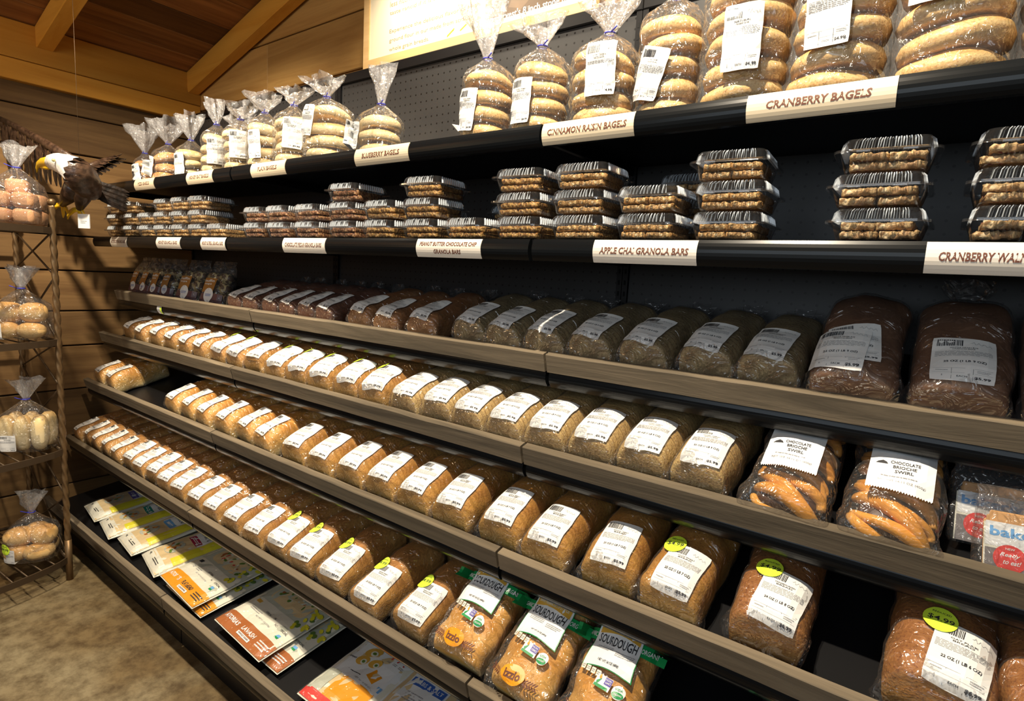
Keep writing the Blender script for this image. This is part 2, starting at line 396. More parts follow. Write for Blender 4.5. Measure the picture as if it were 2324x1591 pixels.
# roof slope, boards running away from the camera
TH = math.atan(0.262)
mb = MB(); tones = []
Mr = Matrix.Translation((-2.66, 0, 2.175)) @ Matrix.Rotation(-TH, 4, 'Y')
x = 0.0
while x < 3.3:
    wd = rd.uniform(0.13, 0.19)
    for y0, y1 in ((YF, -1.7 + rd.uniform(-0.4, 0.6)), (None, 0.04)):
        if y0 is None: y0 = ylast
        ylast = y1
        k = len(mb.f); mb.bbox(x + 0.002, x + wd - 0.002, y0 + 0.001, y1 - 0.001, 0, 0.03, 0.003, 0, Mr); tones += [rd.random()] * (len(mb.f) - k)
    x += wd
k = len(mb.f); mb.box(-0.1, 3.4, YF, 0.08, 0.032, 0.06, 0, Mr); tones += [0.3] * (len(mb.f) - k)  # unseen sheet over the roof boards, added to stop light leaks
me = mb.mesh('ceiling'); tone_attr(me, tones); tag(link('ceiling', me, [M_ceil]), kind='structure')
# eave timbers along the left wall
boards('trim_1', M_beam, [(XL - 0.03, -2.5, YF, 0.0, 1.978, 2.062, 0.5)])
boards('trim_2', M_beam, [(XL - 0.03, -2.497, YF, 0.0, 2.064, 2.212, 0.35)])
def rafter(name, y0, y1, dep=0.085):
    mb = MB(); M2 = Matrix.Translation((-2.5, 0, 2.215)) @ Matrix.Rotation(-TH, 4, 'Y')
    mb.bbox(-0.02, 3.1, y0, y1, -dep, -0.001, 0.003, 0, M2)
    me = mb.mesh(name); tone_attr(me, [0.5] * len(mb.f)); tag(link(name, me, [M_rafter]), kind='structure')
rafter('trim_3', -0.066, -0.012, 0.1); rafter('trim_4', -0.672, -0.612); rafter('trim_5', -1.28, -1.22); rafter('trim_6', -1.9, -1.84)
# floor
m, N, L, out = newmat('mottled_concrete')
tc = N('TexCoord'); n1 = N('TexNoise'); n1.inputs['Scale'].default_value = 2.3; n1.inputs['Detail'].default_value = 6; n1.inputs['Distortion'].default_value = 0.8; L(tc.outputs['Object'], n1.inputs['Vector'])
n2 = N('TexNoise'); n2.inputs['Scale'].default_value = 17; n2.inputs['Detail'].default_value = 7; n2.inputs['Roughness'].default_value = 0.7; L(tc.outputs['Object'], n2.inputs['Vector'])
r1 = ramp(N, [(0.32, (0.09, 0.052, 0.018)), (0.5, (0.15, 0.105, 0.05)), (0.7, (0.22, 0.18, 0.11))]); L(n1.outputs['Fac'], r1.inputs[0])
r2 = ramp(N, [(0.35, (0.45, 0.4, 0.33)), (0.6, (1.1, 1.1, 1.05))]); L(n2.outputs['Fac'], r2.inputs[0])
mk = N('VectorMath', operation='MULTIPLY'); L(r1.outputs[0], mk.inputs[0]); L(r2.outputs[0], mk.inputs[1])
b = N('BsdfPrincipled'); L(mk.outputs[0], b.inputs['Base Color']); b.inputs['Roughness'].default_value = 0.55
bp = N('Bump'); bp.inputs['Strength'].default_value = 0.3; bp.inputs['Distance'].default_value = 0.004; L(n2.outputs['Fac'], bp.inputs['Height']); L(bp.outputs[0], b.inputs['Normal']); L(b.outputs[0], out.inputs[0])
mb = MB(); mb.box(XL - 0.04, XR, YF, 0.04, -0.05, 0.0); tag(mb.build('floor', m), kind='structure')
# right-hand wall outside the picture closes the corner
boards('wall_right', M_wallwood, [(XR, XR + 0.04, YF, 0.04, z, z + 0.298, rd.random()) for z in [0.3 * i for i in range(11)]])

# ------------------------------------------------------------------ shelving
# front top edge of every shelf (y, z); tilt of its deck in degrees; True = timber strip in front
ROWS = {'top': (-0.492, 1.585, 0, False), 'gran': (-0.509, 1.357, 0, False), 'r3': (-0.427, 1.121, 15, True),
        'r4': (-0.495, 0.928, 15, True), 'r5': (-0.563, 0.716, 15, True), 'r6': (-0.641, 0.463, 15, True), 'r7': (-0.727, 0.198, 8, True)}
BH = 0.042                       # timber strip height
M_lip = wood('weathered_barn_strip', (0.08, 0.065, 0.045), (0.26, 0.205, 0.135), 'X', knots=True, grain=30, bump=0.5, rough=0.75, tonemul=(0.8, 1.15))
M_peg_holes = simple('pegboard_hole_dark', (0.0, 0.0, 0.0), 0.9)
m, N, L, out = newmat('grey_black_pegboard'); M_peg = m
tc = N('TexCoord'); sp = N('SeparateXYZ'); L(tc.outputs['Object'], sp.inputs[0])
def frac_c(o, off):
    a = N('Math', operation='MULTIPLY_ADD'); L(o, a.inputs[0]); a.inputs[1].default_value = 1 / 0.0254; a.inputs[2].default_value = off
    b_ = N('Math', operation='FRACT'); L(a.outputs[0], b_.inputs[0]); c_ = N('Math', operation='SUBTRACT'); L(b_.outputs[0], c_.inputs[0]); c_.inputs[1].default_value = 0.5
    d_ = N('Math', operation='POWER'); L(c_.outputs[0], d_.inputs[0]); d_.inputs[1].default_value = 2; return d_.outputs[0]
sx = frac_c(sp.outputs[0], 0.3); sz_ = frac_c(sp.outputs[2], 0.2)
ss = N('Math', operation='ADD'); L(sx, ss.inputs[0]); L(sz_, ss.inputs[1])
lt = N('Math', operation='LESS_THAN'); L(ss.outputs[0], lt.inputs[0]); lt.inputs[1].default_value = 0.013
mixc = N('MixRGB'); mixc.inputs[1].default_value = (0.03, 0.03, 0.031, 1); mixc.inputs[2].default_value = (0.0, 0.0, 0.0, 1); L(lt.outputs[0], mixc.inputs[0])
b = N('BsdfPrincipled'); L(mixc.outputs[0], b.inputs['Base Color']); b.inputs['Roughness'].default_value = 0.45; b.inputs['Specular IOR Level'].default_value = 0.5
L(b.outputs[0], out.inputs[0])

def deck_pt(rn, along, up=0.0):
    """point on a deck: along = distance back from its front edge, up = height above it"""
    y, z, t, strip = ROWS[rn]; a = math.radians(t); b = BH if strip else 0.0
    return (y + b * math.sin(a) + along * math.cos(a) - up * math.sin(a), z - b * math.cos(a) + along * math.sin(a) + up * math.cos(a))
BAYS = [(-2.415, -1.222, 'left end'), (-1.22, -0.001, 'middle'), (0.001, 1.22, 'right end')]
RNAME = {'top': 'top shelf', 'gran': 'granola shelf', 'r3': 'upper bread shelf', 'r4': 'second bread shelf', 'r5': 'third bread shelf', 'r6': 'lowest slanted bread shelf', 'r7': 'bottom deck'}
def make_bay(x0, x1, nm):
    t = empty('shelving_bay', (0, 0, 0), f'black metal shelving bay with seven shelves at the {nm} of the run', 'shelving', 'bakery shelving bays')
    mb = MB(); mb.box(x0 + 0.016, x1 - 0.016, -0.09, -0.078, 0.1, 1.955); mb.build('back_panel', M_peg, t)
    mb = MB(); mb.bbox(x0, x1, -0.1, -0.06, 1.95, 1.985, 0.003); mb.build('top_rail', M_black, t)
    for xs in (x0, x1 - 0.015):
        mb = MB(); mb.box(xs, xs + 0.015, -0.097, -0.04, 0.0, 1.95)
        for k in range(60): mb.box(xs + 0.005, xs + 0.01, -0.0976, -0.0971, 0.2 + k * 0.029, 0.212 + k * 0.029, 1)
        mb.build('upright', [M_black, M_peg_holes], t)
    for rn, (y, z, tilt, strip) in ROWS.items():
        a = math.radians(tilt)
        # the timber strip stands square to the slanting deck
        zf = z - (BH * math.cos(a) if strip else 0.0); yf = y + (BH * math.sin(a) if strip else 0.0)
        mb = MB(); Mx = Matrix.Translation((0, yf, zf)) @ Matrix.Rotation(a, 4, 'X')
        dep = (-0.091 - yf) / math.cos(a)
        mb.box(x0 + 0.002, x1 - 0.002, 0, dep, -0.012, 0, 0, Mx)
        for xs in (x0 + 0.004, x1 - 0.008):       # end brackets
            mb.box(xs, xs + 0.004, 0.01, dep, -0.05 if tilt else -0.035, -0.012, 0, Mx)
        if rn == 'r7': mb.box(x0 + 0.002, x1 - 0.002, yf + 0.035, yf + 0.05, 0.0, zf - 0.0, 0)
        s_ = mb.build('shelf', M_black, t)
        # rounded price rail on the front edge
        h = 0.038 if strip else 0.043; prof = []; Rx = Matrix.Translation((0, yf, zf)) @ Matrix.Rotation(a, 4, 'X')
        yo = -0.004 if strip else 0.0
        for k in range(9):
            q = k / 8; prof.append((yo - 0.013 * math.sin(math.pi * (0.15 + 0.7 * q)) - 0.002, -h * q - (0.001 if strip else 0)))
        prof += [(yo + 0.004, prof[-1][1]), (yo + 0.004, prof[0][1])]
        mb = MB(); mb.loft([[Rx @ Vector((xx, p[0], p[1])) for p in prof] for xx in (x0 + 0.0035, x1 - 0.0035)][::-1], 0, False, True)
        mb.build('price_rail', M_rail, s_)
        if strip:
            n = 26; mb = MB(); rings = []
            for k in range(n + 1):
                xx = x0 + 0.002 + (x1 - x0 - 0.004) * k / n
                d1 = 0.0012 * noise.noise(Vector((xx * 9, z * 7, 0))); d2 = 0.0016 * noise.noise(Vector((xx * 11, z * 5, 3)))
                rings.append([Rx @ Vector(p) for p in [(xx, -0.02 + d1, 0), (xx, -0.02 + d1, BH - 0.0015 + d2), (xx, -0.0185 + d1, BH + d2), (xx, -0.001, BH + d2), (xx, 0, BH - 0.001 + d2), (xx, 0, 0)]])
            mb.loft(rings, 0, False, True)
            me = mb.mesh('timber_strip'); tone_attr(me, [rd.random()] * len(mb.f)); link('timber_strip', me, [M_lip], s_)
    return t
for b_ in BAYS: make_bay(*b_)

# ------------------------------------------------------------------ breads in bags
C_rye = crust('dark_rye_crust', (0.16, 0.05, 0.02), (0.24, 0.09, 0.04), (0.3, 0.13, 0.06), bumps=0.4)
C_honey = crust('red_brown_crust', (0.34, 0.12, 0.025), (0.48, 0.22, 0.07), (0.56, 0.3, 0.12), bumps=0.4)
C_olive = crust('olive_grain_crust', (0.33, 0.24, 0.11), (0.46, 0.35, 0.17), (0.52, 0.42, 0.24), speck=(0.6, 0.5, 0.4), slices=True, bumps=0.4)
C_dark = crust('dark_brown_crust', (0.16, 0.065, 0.025), (0.24, 0.11, 0.05), (0.32, 0.16, 0.08), bumps=0.25, zmax=0.13)
C_wheat = crust('brown_wheat_crust', (0.52, 0.22, 0.035), (0.70, 0.37, 0.08), (0.80, 0.52, 0.17), bumps=0.7)
C_wheat2 = crust('orange_wheat_crust', (0.58, 0.26, 0.035), (0.74, 0.41, 0.075), (0.80, 0.53, 0.15), speck=(0.75, 0.62, 0.5), bumps=0.6)
C_tan = crust('bran_dusted_crust', (0.64, 0.42, 0.15), (0.80, 0.57, 0.23), (0.84, 0.64, 0.3), speck=(0.62, 0.5, 0.38), slices=True, bumps=0.7)
C_gold = crust('golden_brioche_crust', (0.74, 0.32, 0.04), (0.84, 0.48, 0.12), (0.86, 0.70, 0.34), bumps=0.35, rough=0.4)
C_cin = crust('cinnamon_crust', (0.42, 0.16, 0.03), (0.58, 0.27, 0.055), (0.66, 0.36, 0.1), speck=(0.6, 0.45, 0.35), bumps=0.7)
C_bagel = crust('plain_bagel_crust', (0.84, 0.54, 0.2), (0.88, 0.70, 0.38), (0.78, 0.6, 0.32), bumps=0.3, zmax=0.02, rough=0.4)
C_bagel2 = crust('cranberry_bagel_crust', (0.74, 0.42, 0.12), (0.86, 0.64, 0.30), (0.78, 0.5, 0.2), speck=(0.75, 0.6, 0.5), bumps=0.3, zmax=0.02, rough=0.4)
C_bagel3 = crust('cheese_bagel_crust', (0.80, 0.46, 0.14), (0.75, 0.36, 0.14), (0.8, 0.55, 0.28), speck=(0.8, 0.3, 0.15), bumps=0.8, zmax=0.02, rough=0.4)
C_roll = crust('dinner_roll_crust', (0.52, 0.22, 0.05), (0.68, 0.38, 0.12), (0.74, 0.5, 0.22), bumps=0.25, zmax=0.06, rough=0.4)
C_roll2 = crust('pink_brown_roll_crust', (0.50, 0.2, 0.09), (0.60, 0.3, 0.15), (0.62, 0.34, 0.18), bumps=0.35, zmax=0.06)
C_bun = crust('pale_bun_crust', (0.70, 0.40, 0.12), (0.78, 0.6, 0.3), (0.80, 0.66, 0.4), bumps=0.25, zmax=0.08, rough=0.4)

def nz(p, k, s): return noise.noise(Vector((p[0] * k + s * 3.7, p[1] * k - s * 1.3, p[2] * k + s)))

def loaf_rings(w_, l, h, off=0.0, n=36, rough=0.003, seed=0, cap=0.034, wr=0.0, dome=0.06, ys=None):
    z0 = 0.42 * h; rings = []
    if ys is None:
        ys = [0.0]
        ys += [cap * q for q in (0.06, 0.18, 0.36, 0.6, 0.85)]
        k = 9; ys += [cap + (l - 2 * cap) * i / k for i in range(k + 1)]
        ys += [l - cap * q for q in (0.6, 0.36, 0.18, 0.06)] + [l]
    for y in ys:
        e = min(y, l - y) / cap
        s = 1.0 if e >= 1 else math.sqrt(max(0.0, 1 - (1 - e) ** 2.4)) * 0.34 + 0.66
        hh = h * (1 - dome * (2 * y / l - 1) ** 2)
        yy = y
        if off: yy = y + (off if y > l / 2 else -off) * (1 if e < 1 else 0)
        ring = []
        for k in range(n):
            t = 2 * math.pi * (k + 0.5) / n; c, sn = math.cos(t), math.sin(t)
            ex = 2.7 if sn > 0 else 5.0
            zz_ = z0 + ((hh - z0) if sn > 0 else z0) * math.copysign(abs(sn) ** (2 / ex), sn)
            x = w_ / 2 * math.copysign(abs(c) ** (2 / ex), c) * (0.9 + 0.1 * min(1, zz_ / (0.5 * h)))
            x *= (0.7 + 0.3 * s); zz_ = z0 + (zz_ - z0) * (s if sn > 0 else 0.5 + 0.5 * s)
            p = Vector((x, yy, zz_)); nrm = Vector((x, (0 if e >= 1 else (1 if y > l / 2 else -1) * (1 - e) * 0.05), zz_ - z0)).normalized()
            d = off + rough * nz(p, 26, seed)
            if wr: d += wr * abs(nz(p, 55, seed + 9)) + wr * 0.8 * nz(p, 22, seed + 4)
            p = p + nrm * d
            if off and y < cap * 0.9:      # loose corners of the bag at the front
                lo = max(0.0, 1 - abs(p.z - 0.03) / 0.035); p.x += math.copysign(lo * 0.013 * (0.6 + nz(p, 30, seed)), p.x)
            p.z = max(p.z, -0.001 if off == 0 else -0.0015)
            ring.append(p)
        rings.append(ring)
    return rings

def make_label(name, target, origin, ux, uy, kind, w_=0.068, h_=0.098, off=0.0045, parent=None, mats=None):
    title, wt, price = kind
    P = Print(); s = h_ / 0.1; sx_ = w_ / 0.068
    P.rect(0, 0, w_, h_, M_paper, 0, 8, 10, r=0.003)
    rr = random.Random(len(title)); x = -0.029 * sx_
    while x < -0.001 * sx_:
        b_ = rr.choice([0.0005, 0.0009, 0.0014]) * sx_; P.rect(x, 0.0365 * s, b_, 0.015 * s, M_ink, 1); x += b_ / 2 + rr.uniform(0.0007, 0.0016) * sx_
    px_, py_ = 0.007 * sx_, 0.037 * s
    for k in range(13):      # handwritten-style maker's mark
        nx_ = px_ + 0.0017 * sx_; ny_ = 0.037 * s + 0.0035 * math.sin(k * 1.9) * (1 if k % 3 else 0.4) - 0.0003 * k
        dx, dy = nx_ - px_, ny_ - py_; P.rect((px_ + nx_) / 2, (py_ + ny_) / 2, math.hypot(dx, dy) + 0.0004, 0.0005, M_grey, 1, rot=math.atan2(dy, dx)); px_, py_ = nx_, ny_
    t1, t2 = title
    P.text(t1, 0, 0.0245 * s, 0.03 * sx_, 0.0028 * s, M_ink, 1)
    P.text(t2, 0, 0.0205 * s, 0.024 * sx_, 0.0028 * s, M_ink, 1)
    P.lines(0, 0.009 * s, 0.06 * sx_, 0.014 * s, 6, M_grey, 1, seed=len(t1))
    if wt: P.text(wt, 0.002, -0.012 * s, 0.044 * sx_, 0.0062 * s, M_ink, 1, bold=0.025)
    P.rect(0, -0.0265 * s, 0.062 * sx_, 0.0004, M_grey, 1, 4, 1)
    P.rect(0, -0.0355 * s, 0.062 * sx_, 0.0003, M_grey, 1, 4, 1)
    for xx in (-0.011, 0.011): P.rect(xx * sx_, -0.037 * s, 0.0004, 0.02 * s, M_ink, 1)
    P.lines(-0.021 * sx_, -0.031 * s, 0.014 * sx_, 0.003 * s, 1, M_grey, 1, 3); P.lines(0.022 * sx_, -0.031 * s, 0.014 * sx_, 0.005 * s, 2, M_grey, 1, 4)
    P.text('1', -0.021 * sx_, -0.041 * s, 0.0012 * sx_, 0.0035 * s, M_grey, 1)
    P.text('$' + price, 0.021 * sx_, -0.0425 * s, 0.017 * sx_, 0.005 * s, M_ink, 1, bold=0.03)
    P.text('EACH', 0.0, -0.042 * s, 0.011 * sx_, 0.003 * s, M_ink, 1)
    return P.build(name, proj_map(target, origin, ux, uy, off), parent)

def make_dot(target, origin, ux, uy, parent, reduced=False, off=0.0052):
    P = Print(); P.disc(0, 0, 0.0205, 0.0205, M_dot, 0, 24, 4)
    P.text('REDUCED', 0, 0.0115, 0.022, 0.0032, M_ink, 1); P.text('$4.99', 0.001, 0.0, 0.031, 0.0095, M_ink, 1)
    o = P.build('price_sticker', proj_map(target, origin, ux, uy, off), parent); o['label'] = 'round fluorescent green price dot'; return o

def bvh_of(verts, faces): return BVHTree.FromPolygons([Vector(v) for v in verts], faces)

LOAF = {}; SPEC = {}
def loaf_proto(key, *a, **k): SPEC[key] = (a, k)
def make_loaf(key, mat, w_, l, h, text, seed, dot=False, lrot=0.0, lx=0.0, ly=0.052, lab=(0.068, 0.098), neck=True, tilt=0.45, second=False, cap=0.034):
    root = empty('bagged_loaf', (0, 0, 0))
    mb = MB(); mb.loft(loaf_rings(w_, l, h, 0, 36, 0.006, seed, cap)); mb.build('bread', mat, root)
    bvh = bvh_of(mb.v, mb.f)
    bag = MB(); rings = loaf_rings(w_, l, h, 0.0022, 44, 0.006, seed, cap, wr=0.0022)
    n = len(rings[0])
    # tail of the bag twisted behind the loaf
    if neck:
        last = rings[-1]; c0 = Vector((0, l, 0.45 * h))
        for q, rad in ((0.35, 0.62), (0.75, 0.25), (1.0, 0.12), (1.25, 0.2), (1.8, 0.5), (2.2, 0.62)):
            ring = []
            for k, p in enumerate(last):
                d = (p - c0); d.y = 0
                fl = 1 + (0.22 * math.sin(7 * 2 * math.pi * k / n + seed) if q > 1 else 0.1 * math.sin(9 * 2 * math.pi * k / n))
                ring.append(Vector((d.x * rad * fl, l + 0.034 * q, 0.45 * h + d.z * rad * fl * (0.5 if q > 1 else 1) + 0.02 * max(0, q - 1))))
            rings.append(ring)
    bag.loft(rings, 0, True, False); bag.f.append(tuple(range(n))[::-1]); bag.mi.append(0); bag.sm.append(True)
    bag.build('plastic_bag', M_film, root)
    uy = Vector((0, math.sqrt(1 - tilt * tilt), tilt)); ux = Vector((1, 0, 0)); nn = ux.cross(uy)
    R_ = Matrix.Rotation(lrot, 3, nn); ux = R_ @ ux; uy = R_ @ uy
    if dot: lx += 0.007; ly -= 0.006
    o = Vector((lx, ly, h * 0.9))
    if second:
        R2 = Matrix.Rotation(0.16, 3, nn); make_label('price_label', bvh, o + Vector((0.016, 0.014, 0.01)), R2 @ ux, R2 @ uy, text, lab[0], lab[1], 0.004, root)
    make_label('price_label', bvh, o, ux, uy, text, lab[0], lab[1], 0.0056 if second else 0.0045, root)
    if dot: make_dot(bvh, o - ux * (lab[0] * 0.46) + uy * (lab[1] * 0.47), ux, uy, root, True, 0.0062)
    LOAF[key] = root; return root

T_W = (('WHOLE WHEAT', 'BREAD'), '25 OZ (1 LB 7 OZ)', '5.99'); T_R = (('WHOLE GRAIN RYE', 'SOURDOUGH BREAD'), '25 OZ (1 LB 9 OZ)', '5.99')
T_T = (('HONEY WHEAT', 'SANDWICH BREAD'), '25 OZ (1 LB 9 OZ)', '5.99'); T_C = (('CINNAMON RAISIN', 'BREAD'), '24 OZ (1 LB 8 OZ)', '6.99')
T_S = (('OAT FLAX', 'BREAD'), '22 OZ (1 LB 6 OZ)', '6.99'); T_B = (('BRIOCHE', 'LOAF'), '16 OZ (1 LB)', '5.99')
for s_ in range(3):
    lr = (-0.07, 0.05, 0.13)[s_]; lx = (-0.004, 0.003, 0.0)[s_]
    loaf_proto(('rye', s_), C_rye, 0.100, 0.235, 0.086, T_R, s_ + 1, lrot=lr, lx=lx)
    loaf_proto(('honey', s_), C_honey, 0.108, 0.235, 0.09, T_W, s_ + 4, lrot=lr, lx=lx)
    loaf_proto(('olive', s_), C_olive, 0.108, 0.24, 0.098, T_R, s_ + 7, lrot=lr, lx=lx, cap=0.028)
    loaf_proto(('wheat', s_), C_wheat, 0.103, 0.235, 0.096, T_W, s_ + 10, lrot=lr, lx=lx)
    loaf_proto(('wheatdot', s_), C_wheat, 0.103, 0.235, 0.098, T_W, s_ + 13, dot=True, lrot=lr, lx=lx)
    loaf_proto(('tan', s_), C_tan, 0.104, 0.24, 0.095, T_T, s_ + 16, lrot=lr, lx=lx, cap=0.028)
    loaf_proto(('gold', s_), C_gold, 0.104, 0.22, 0.098, T_B, s_ + 19, lrot=lr, lx=lx, lab=(0.06, 0.092))
    loaf_proto(('orange', s_), C_wheat2, 0.108, 0.235, 0.102, T_W, s_ + 22, lrot=lr, lx=lx)
    loaf_proto(('small', s_), C_wheat, 0.096, 0.235, 0.09, T_W, s_ + 40, lrot=lr, lx=lx, lab=(0.056, 0.09))
loaf_proto(('orangedot', 0), C_wheat2, 0.112, 0.235, 0.105, T_W, 30, dot=True, lrot=-0.05)
loaf_proto(('cin', 0), C_cin, 0.118, 0.24, 0.11, T_C, 31, dot=True, lrot=-0.1, lx=0.006)
loaf_proto(('sand', 0), C_cin, 0.128, 0.25, 0.115, T_S, 32, dot=True, lrot=-0.12, lx=0.012)
loaf_proto(('plain', 0), C_cin, 0.125, 0.25, 0.112, T_S, 33, lrot=0.0, lx=0.01)
loaf_proto(('dark', 0), C_dark, 0.122, 0.22, 0.1, T_R, 34, lrot=-0.03, lab=(0.074, 0.086), ly=0.05, lx=-0.02, second=True, tilt=0.25, neck=False)
loaf_proto(('dark', 1), C_dark, 0.122, 0.22, 0.1, T_R, 35, lrot=0.02, lab=(0.074, 0.086), ly=0.052, tilt=0.25)
loaf_proto(('dark', 2), C_dark, 0.122, 0.22, 0.1, T_R, 36, lrot=0.02, lab=(0.074, 0.086), ly=0.052, tilt=0.25, neck=False)

ORD = ['first', 'second', 'third', 'fourth', 'fifth', 'sixth', 'seventh', 'eighth', 'ninth', 'tenth', 'eleventh', 'twelfth', 'thirteenth', 'fourteenth', 'fifteenth', 'sixteenth', 'seventeenth', 'eighteenth', 'nineteenth', 'twentieth']
LOOK = {'rye': 'dark reddish-brown bagged loaf', 'honey': 'medium brown bagged loaf', 'olive': 'shaded olive-tan sliced loaf', 'wheat': 'brown bagged wheat loaf', 'wheatdot': 'brown loaf with green dot',
        'tan': 'bran-dusted tan sliced loaf', 'gold': 'golden brioche loaf', 'orange': 'large orange-brown wheat loaf', 'small': 'narrow brown bagged loaf', 'orangedot': 'orange-brown loaf with a green $4.99 dot',
        'cin': 'deep brown cinnamon loaf with a green $4.99 dot', 'sand': 'big brown loaf with a green reduced sticker', 'plain': 'big brown loaf cut off by the right picture edge', 'dark': 'dark brown leaning loaf'}
def place_loaf(key, x, rn, label, group, dy=0.006, rz=0.0, tilt=None, sx=1.0, dz=0.0):
    if key in LOAF: o = copy_tree(LOAF[key])
    else: o = make_loaf(key, *SPEC[key][0], **SPEC[key][1])
    a = math.radians(ROWS[rn][2] if tilt is None else tilt)
    o.location = (x, *deck_pt(rn, dy, 0.0025 + dz))
    o.rotation_euler = Matrix.Rotation(a, 3, 'X').to_euler() if not rz else (Matrix.Rotation(a, 3, 'X') @ Matrix.Rotation(rz, 3, 'Z')).to_euler()
    o.scale = (sx, 1, 1)
    return tag(o, label, 'bread', group)

XR3 = [-1.374, -1.263, -1.142, -1.038, -0.934, -0.83, -0.671, -0.543, -0.416, -0.246, -0.135, -0.02, 0.094, 0.213, 0.337, 0.447, 0.575, 0.712, 0.845]
XR4 = [-2.153, -2.02, -1.89, -1.746, -1.61, -1.489, -1.352, -1.241, -1.13, -0.998, -0.881, -0.767, -0.643, -0.525, -0.396, -0.285, -0.179, -0.07, 0.038, 0.146, 0.254, 0.364]
XR5 = [-2.298, -2.16, -1.582, -1.455, -1.33, -1.197, -1.065, -0.945, -0.783, -0.651, -0.526, -0.405, -0.283, -0.162, -0.025, 0.095, 0.235, 0.358, 0.515, 0.735, 0.868]
XR6 = [-2.33, -2.232, -2.13, -2.025, -1.905, -1.78, -1.675, -1.567, -1.457, -1.349, -1.225, -1.11, -0.986, -0.862, -0.752, -0.634, -0.499, -0.353, -0.209]
K3 = ['rye'] * 6 + ['honey'] * 3 + ['olive'] * 7 + ['dark'] * 3
K4 = ['wheat'] * 6 + ['wheatdot'] * 2 + ['wheat'] + ['wheatdot'] * 5 + ['tan'] * 8
K5 = ['gold'] * 8 + ['orange'] * 9 + ['orangedot', 'cin', 'sand', 'plain']
K6 = ['small'] * 5 + ['wheat'] * 9 + ['wheatdot'] * 5
rj = random.Random(11)
GR = {'rye': 'dark loaves on the upper bread shelf', 'honey': 'brown loaves on the upper bread shelf', 'olive': 'olive-tan loaves on the upper bread shelf'}
for rn, XS, KS in (('r3', XR3, K3), ('r4', XR4, K4), ('r5', XR5, K5), ('r6', XR6, K6)):
    cnt = {}
    for i, (x, k) in enumerate(zip(XS, KS)):
        c = cnt.get(k, 0); cnt[k] = c + 1; tot = KS.count(k)
        if k == 'dark':
            lb = ['dark brown leaning loaf carrying two overlapping white price labels', 'dark brown leaning loaf with a single label and twisted bag neck above', 'dark brown leaning loaf cut off by the right picture edge on upper bread shelf'][c]
            o = place_loaf((k, c), x, rn, lb, 'dark loaves leaning on the upper bread shelf', tilt=34, dy=0.012, dz=0.0)
            continue
        if tot == 1: lb = LOOK[k] + ' on the third bread shelf'; key = (k, 0)
        else:
            key = (k, (i * 2 + c) % 3)
            where = ORD[c] + ' from left' if c < tot - 1 else 'rightmost'
            lb = LOOK[k] + ', ' + where + ', on the ' + {'r3': 'upper bread shelf', 'r4': 'second bread shelf', 'r5': 'third bread shelf', 'r6': 'lowest loaf shelf'}[rn]
            if k == 'gold' and c == 0: lb = 'golden brioche loaf alone at far left of third bread shelf, nearest the wall'
            if k == 'gold' and c == 1: lb = 'golden brioche loaf beside the wall-side one, with empty shelf to its right'
        gap = min([abs(x - q) for q in XS if q != x] or [1]); bw = {'olive': 0.108, 'honey': 0.108, 'tan': 0.104, 'orange': 0.108}.get(k, 0.104)
        o = place_loaf(key, x, rn, lb, (LOOK[k].split(' with')[0] + ' row on the ' + RNAME[rn]) if tot > 1 else None, rz=rj.uniform(-0.04, 0.04), dy=0.004 + rj.uniform(0, 0.012), sx=min(1.0, gap / (bw + 0.004)))
# second rank of loaves behind the front one on the two deep shelves
def rear_proto(mat, seed):
    root = empty('bagged_loaf', (0, 0, 0)); mb = MB(); mb.loft(loaf_rings(0.1, 0.225, 0.092, 0, 28, 0.006, seed)); mb.build('bread', mat, root)
    bag = MB(); bag.loft(loaf_rings(0.1, 0.225, 0.092, 0.0022, 30, 0.006, seed, wr=0.0022)); bag.build('plastic_bag', M_film, root); return root
def rear(rn, xs, mats, dy, what, group):
    src = {}
    for i, x in enumerate(xs):
        m_ = mats[i % len(mats)]
        if m_.name in src: o = copy_tree(src[m_.name])
        else: o = src[m_.name] = rear_proto(m_, 60 + i)
        a = math.radians(ROWS[rn][2])
        o.location = (x, *deck_pt(rn, dy, 0.0025)); o.rotation_euler = (a, 0, 0)
        nm = ORD[i] + ' from the left' if i < len(xs) - 1 else 'rightmost'
        tag(o, what + ', ' + nm, 'bread', group)
rear('r6', [-2.3 + 0.115 * i for i in range(19)], [C_wheat, C_wheat2], 0.262, 'shaded brown loaf behind front loaves on lowest loaf shelf', 'rear rank of loaves on the lowest slanted shelf')
rear('r5', [-1.56 + 0.118 * i for i in range(16)], [C_wheat2, C_gold], 0.256, 'shaded loaf behind front loaves on third bread shelf', 'rear rank of loaves on the third bread shelf')

# ------------------------------------------------------------------ bagels in tied bags on the top shelf
def bagel_mesh(R, r, rz, seed, split=False):
    mb = MB(); N1, N2 = 28, 12; v = []; f = []
    for i in range(N1):
        a = 2 * math.pi * i / N1
        for j in range(N2):
            b_ = 2 * math.pi * j / N2; rr_ = R + r * math.cos(b_)
            p = Vector((rr_ * math.cos(a), rr_ * math.sin(a), rz * math.sin(b_)))
            if p.z < -rz * 0.55: p.z = -rz * 0.55 - (p.z + rz * 0.55) * 0.05
            d = 1 + 0.07 * nz(p, 18, seed); v.append((p.x * d, p.y * d, p.z * d + 0.003 * nz(p, 14, seed + 5)))
    for i in range(N1):
        for j in range(N2):
            a = i * N2 + j; b_ = i * N2 + (j + 1) % N2; c = ((i + 1) % N1) * N2 + (j + 1) % N2; d = ((i + 1) % N1) * N2 + j; f.append((a, d, c, b_))
    mb.add(v, f, 0, True); return mb
_bm = {}
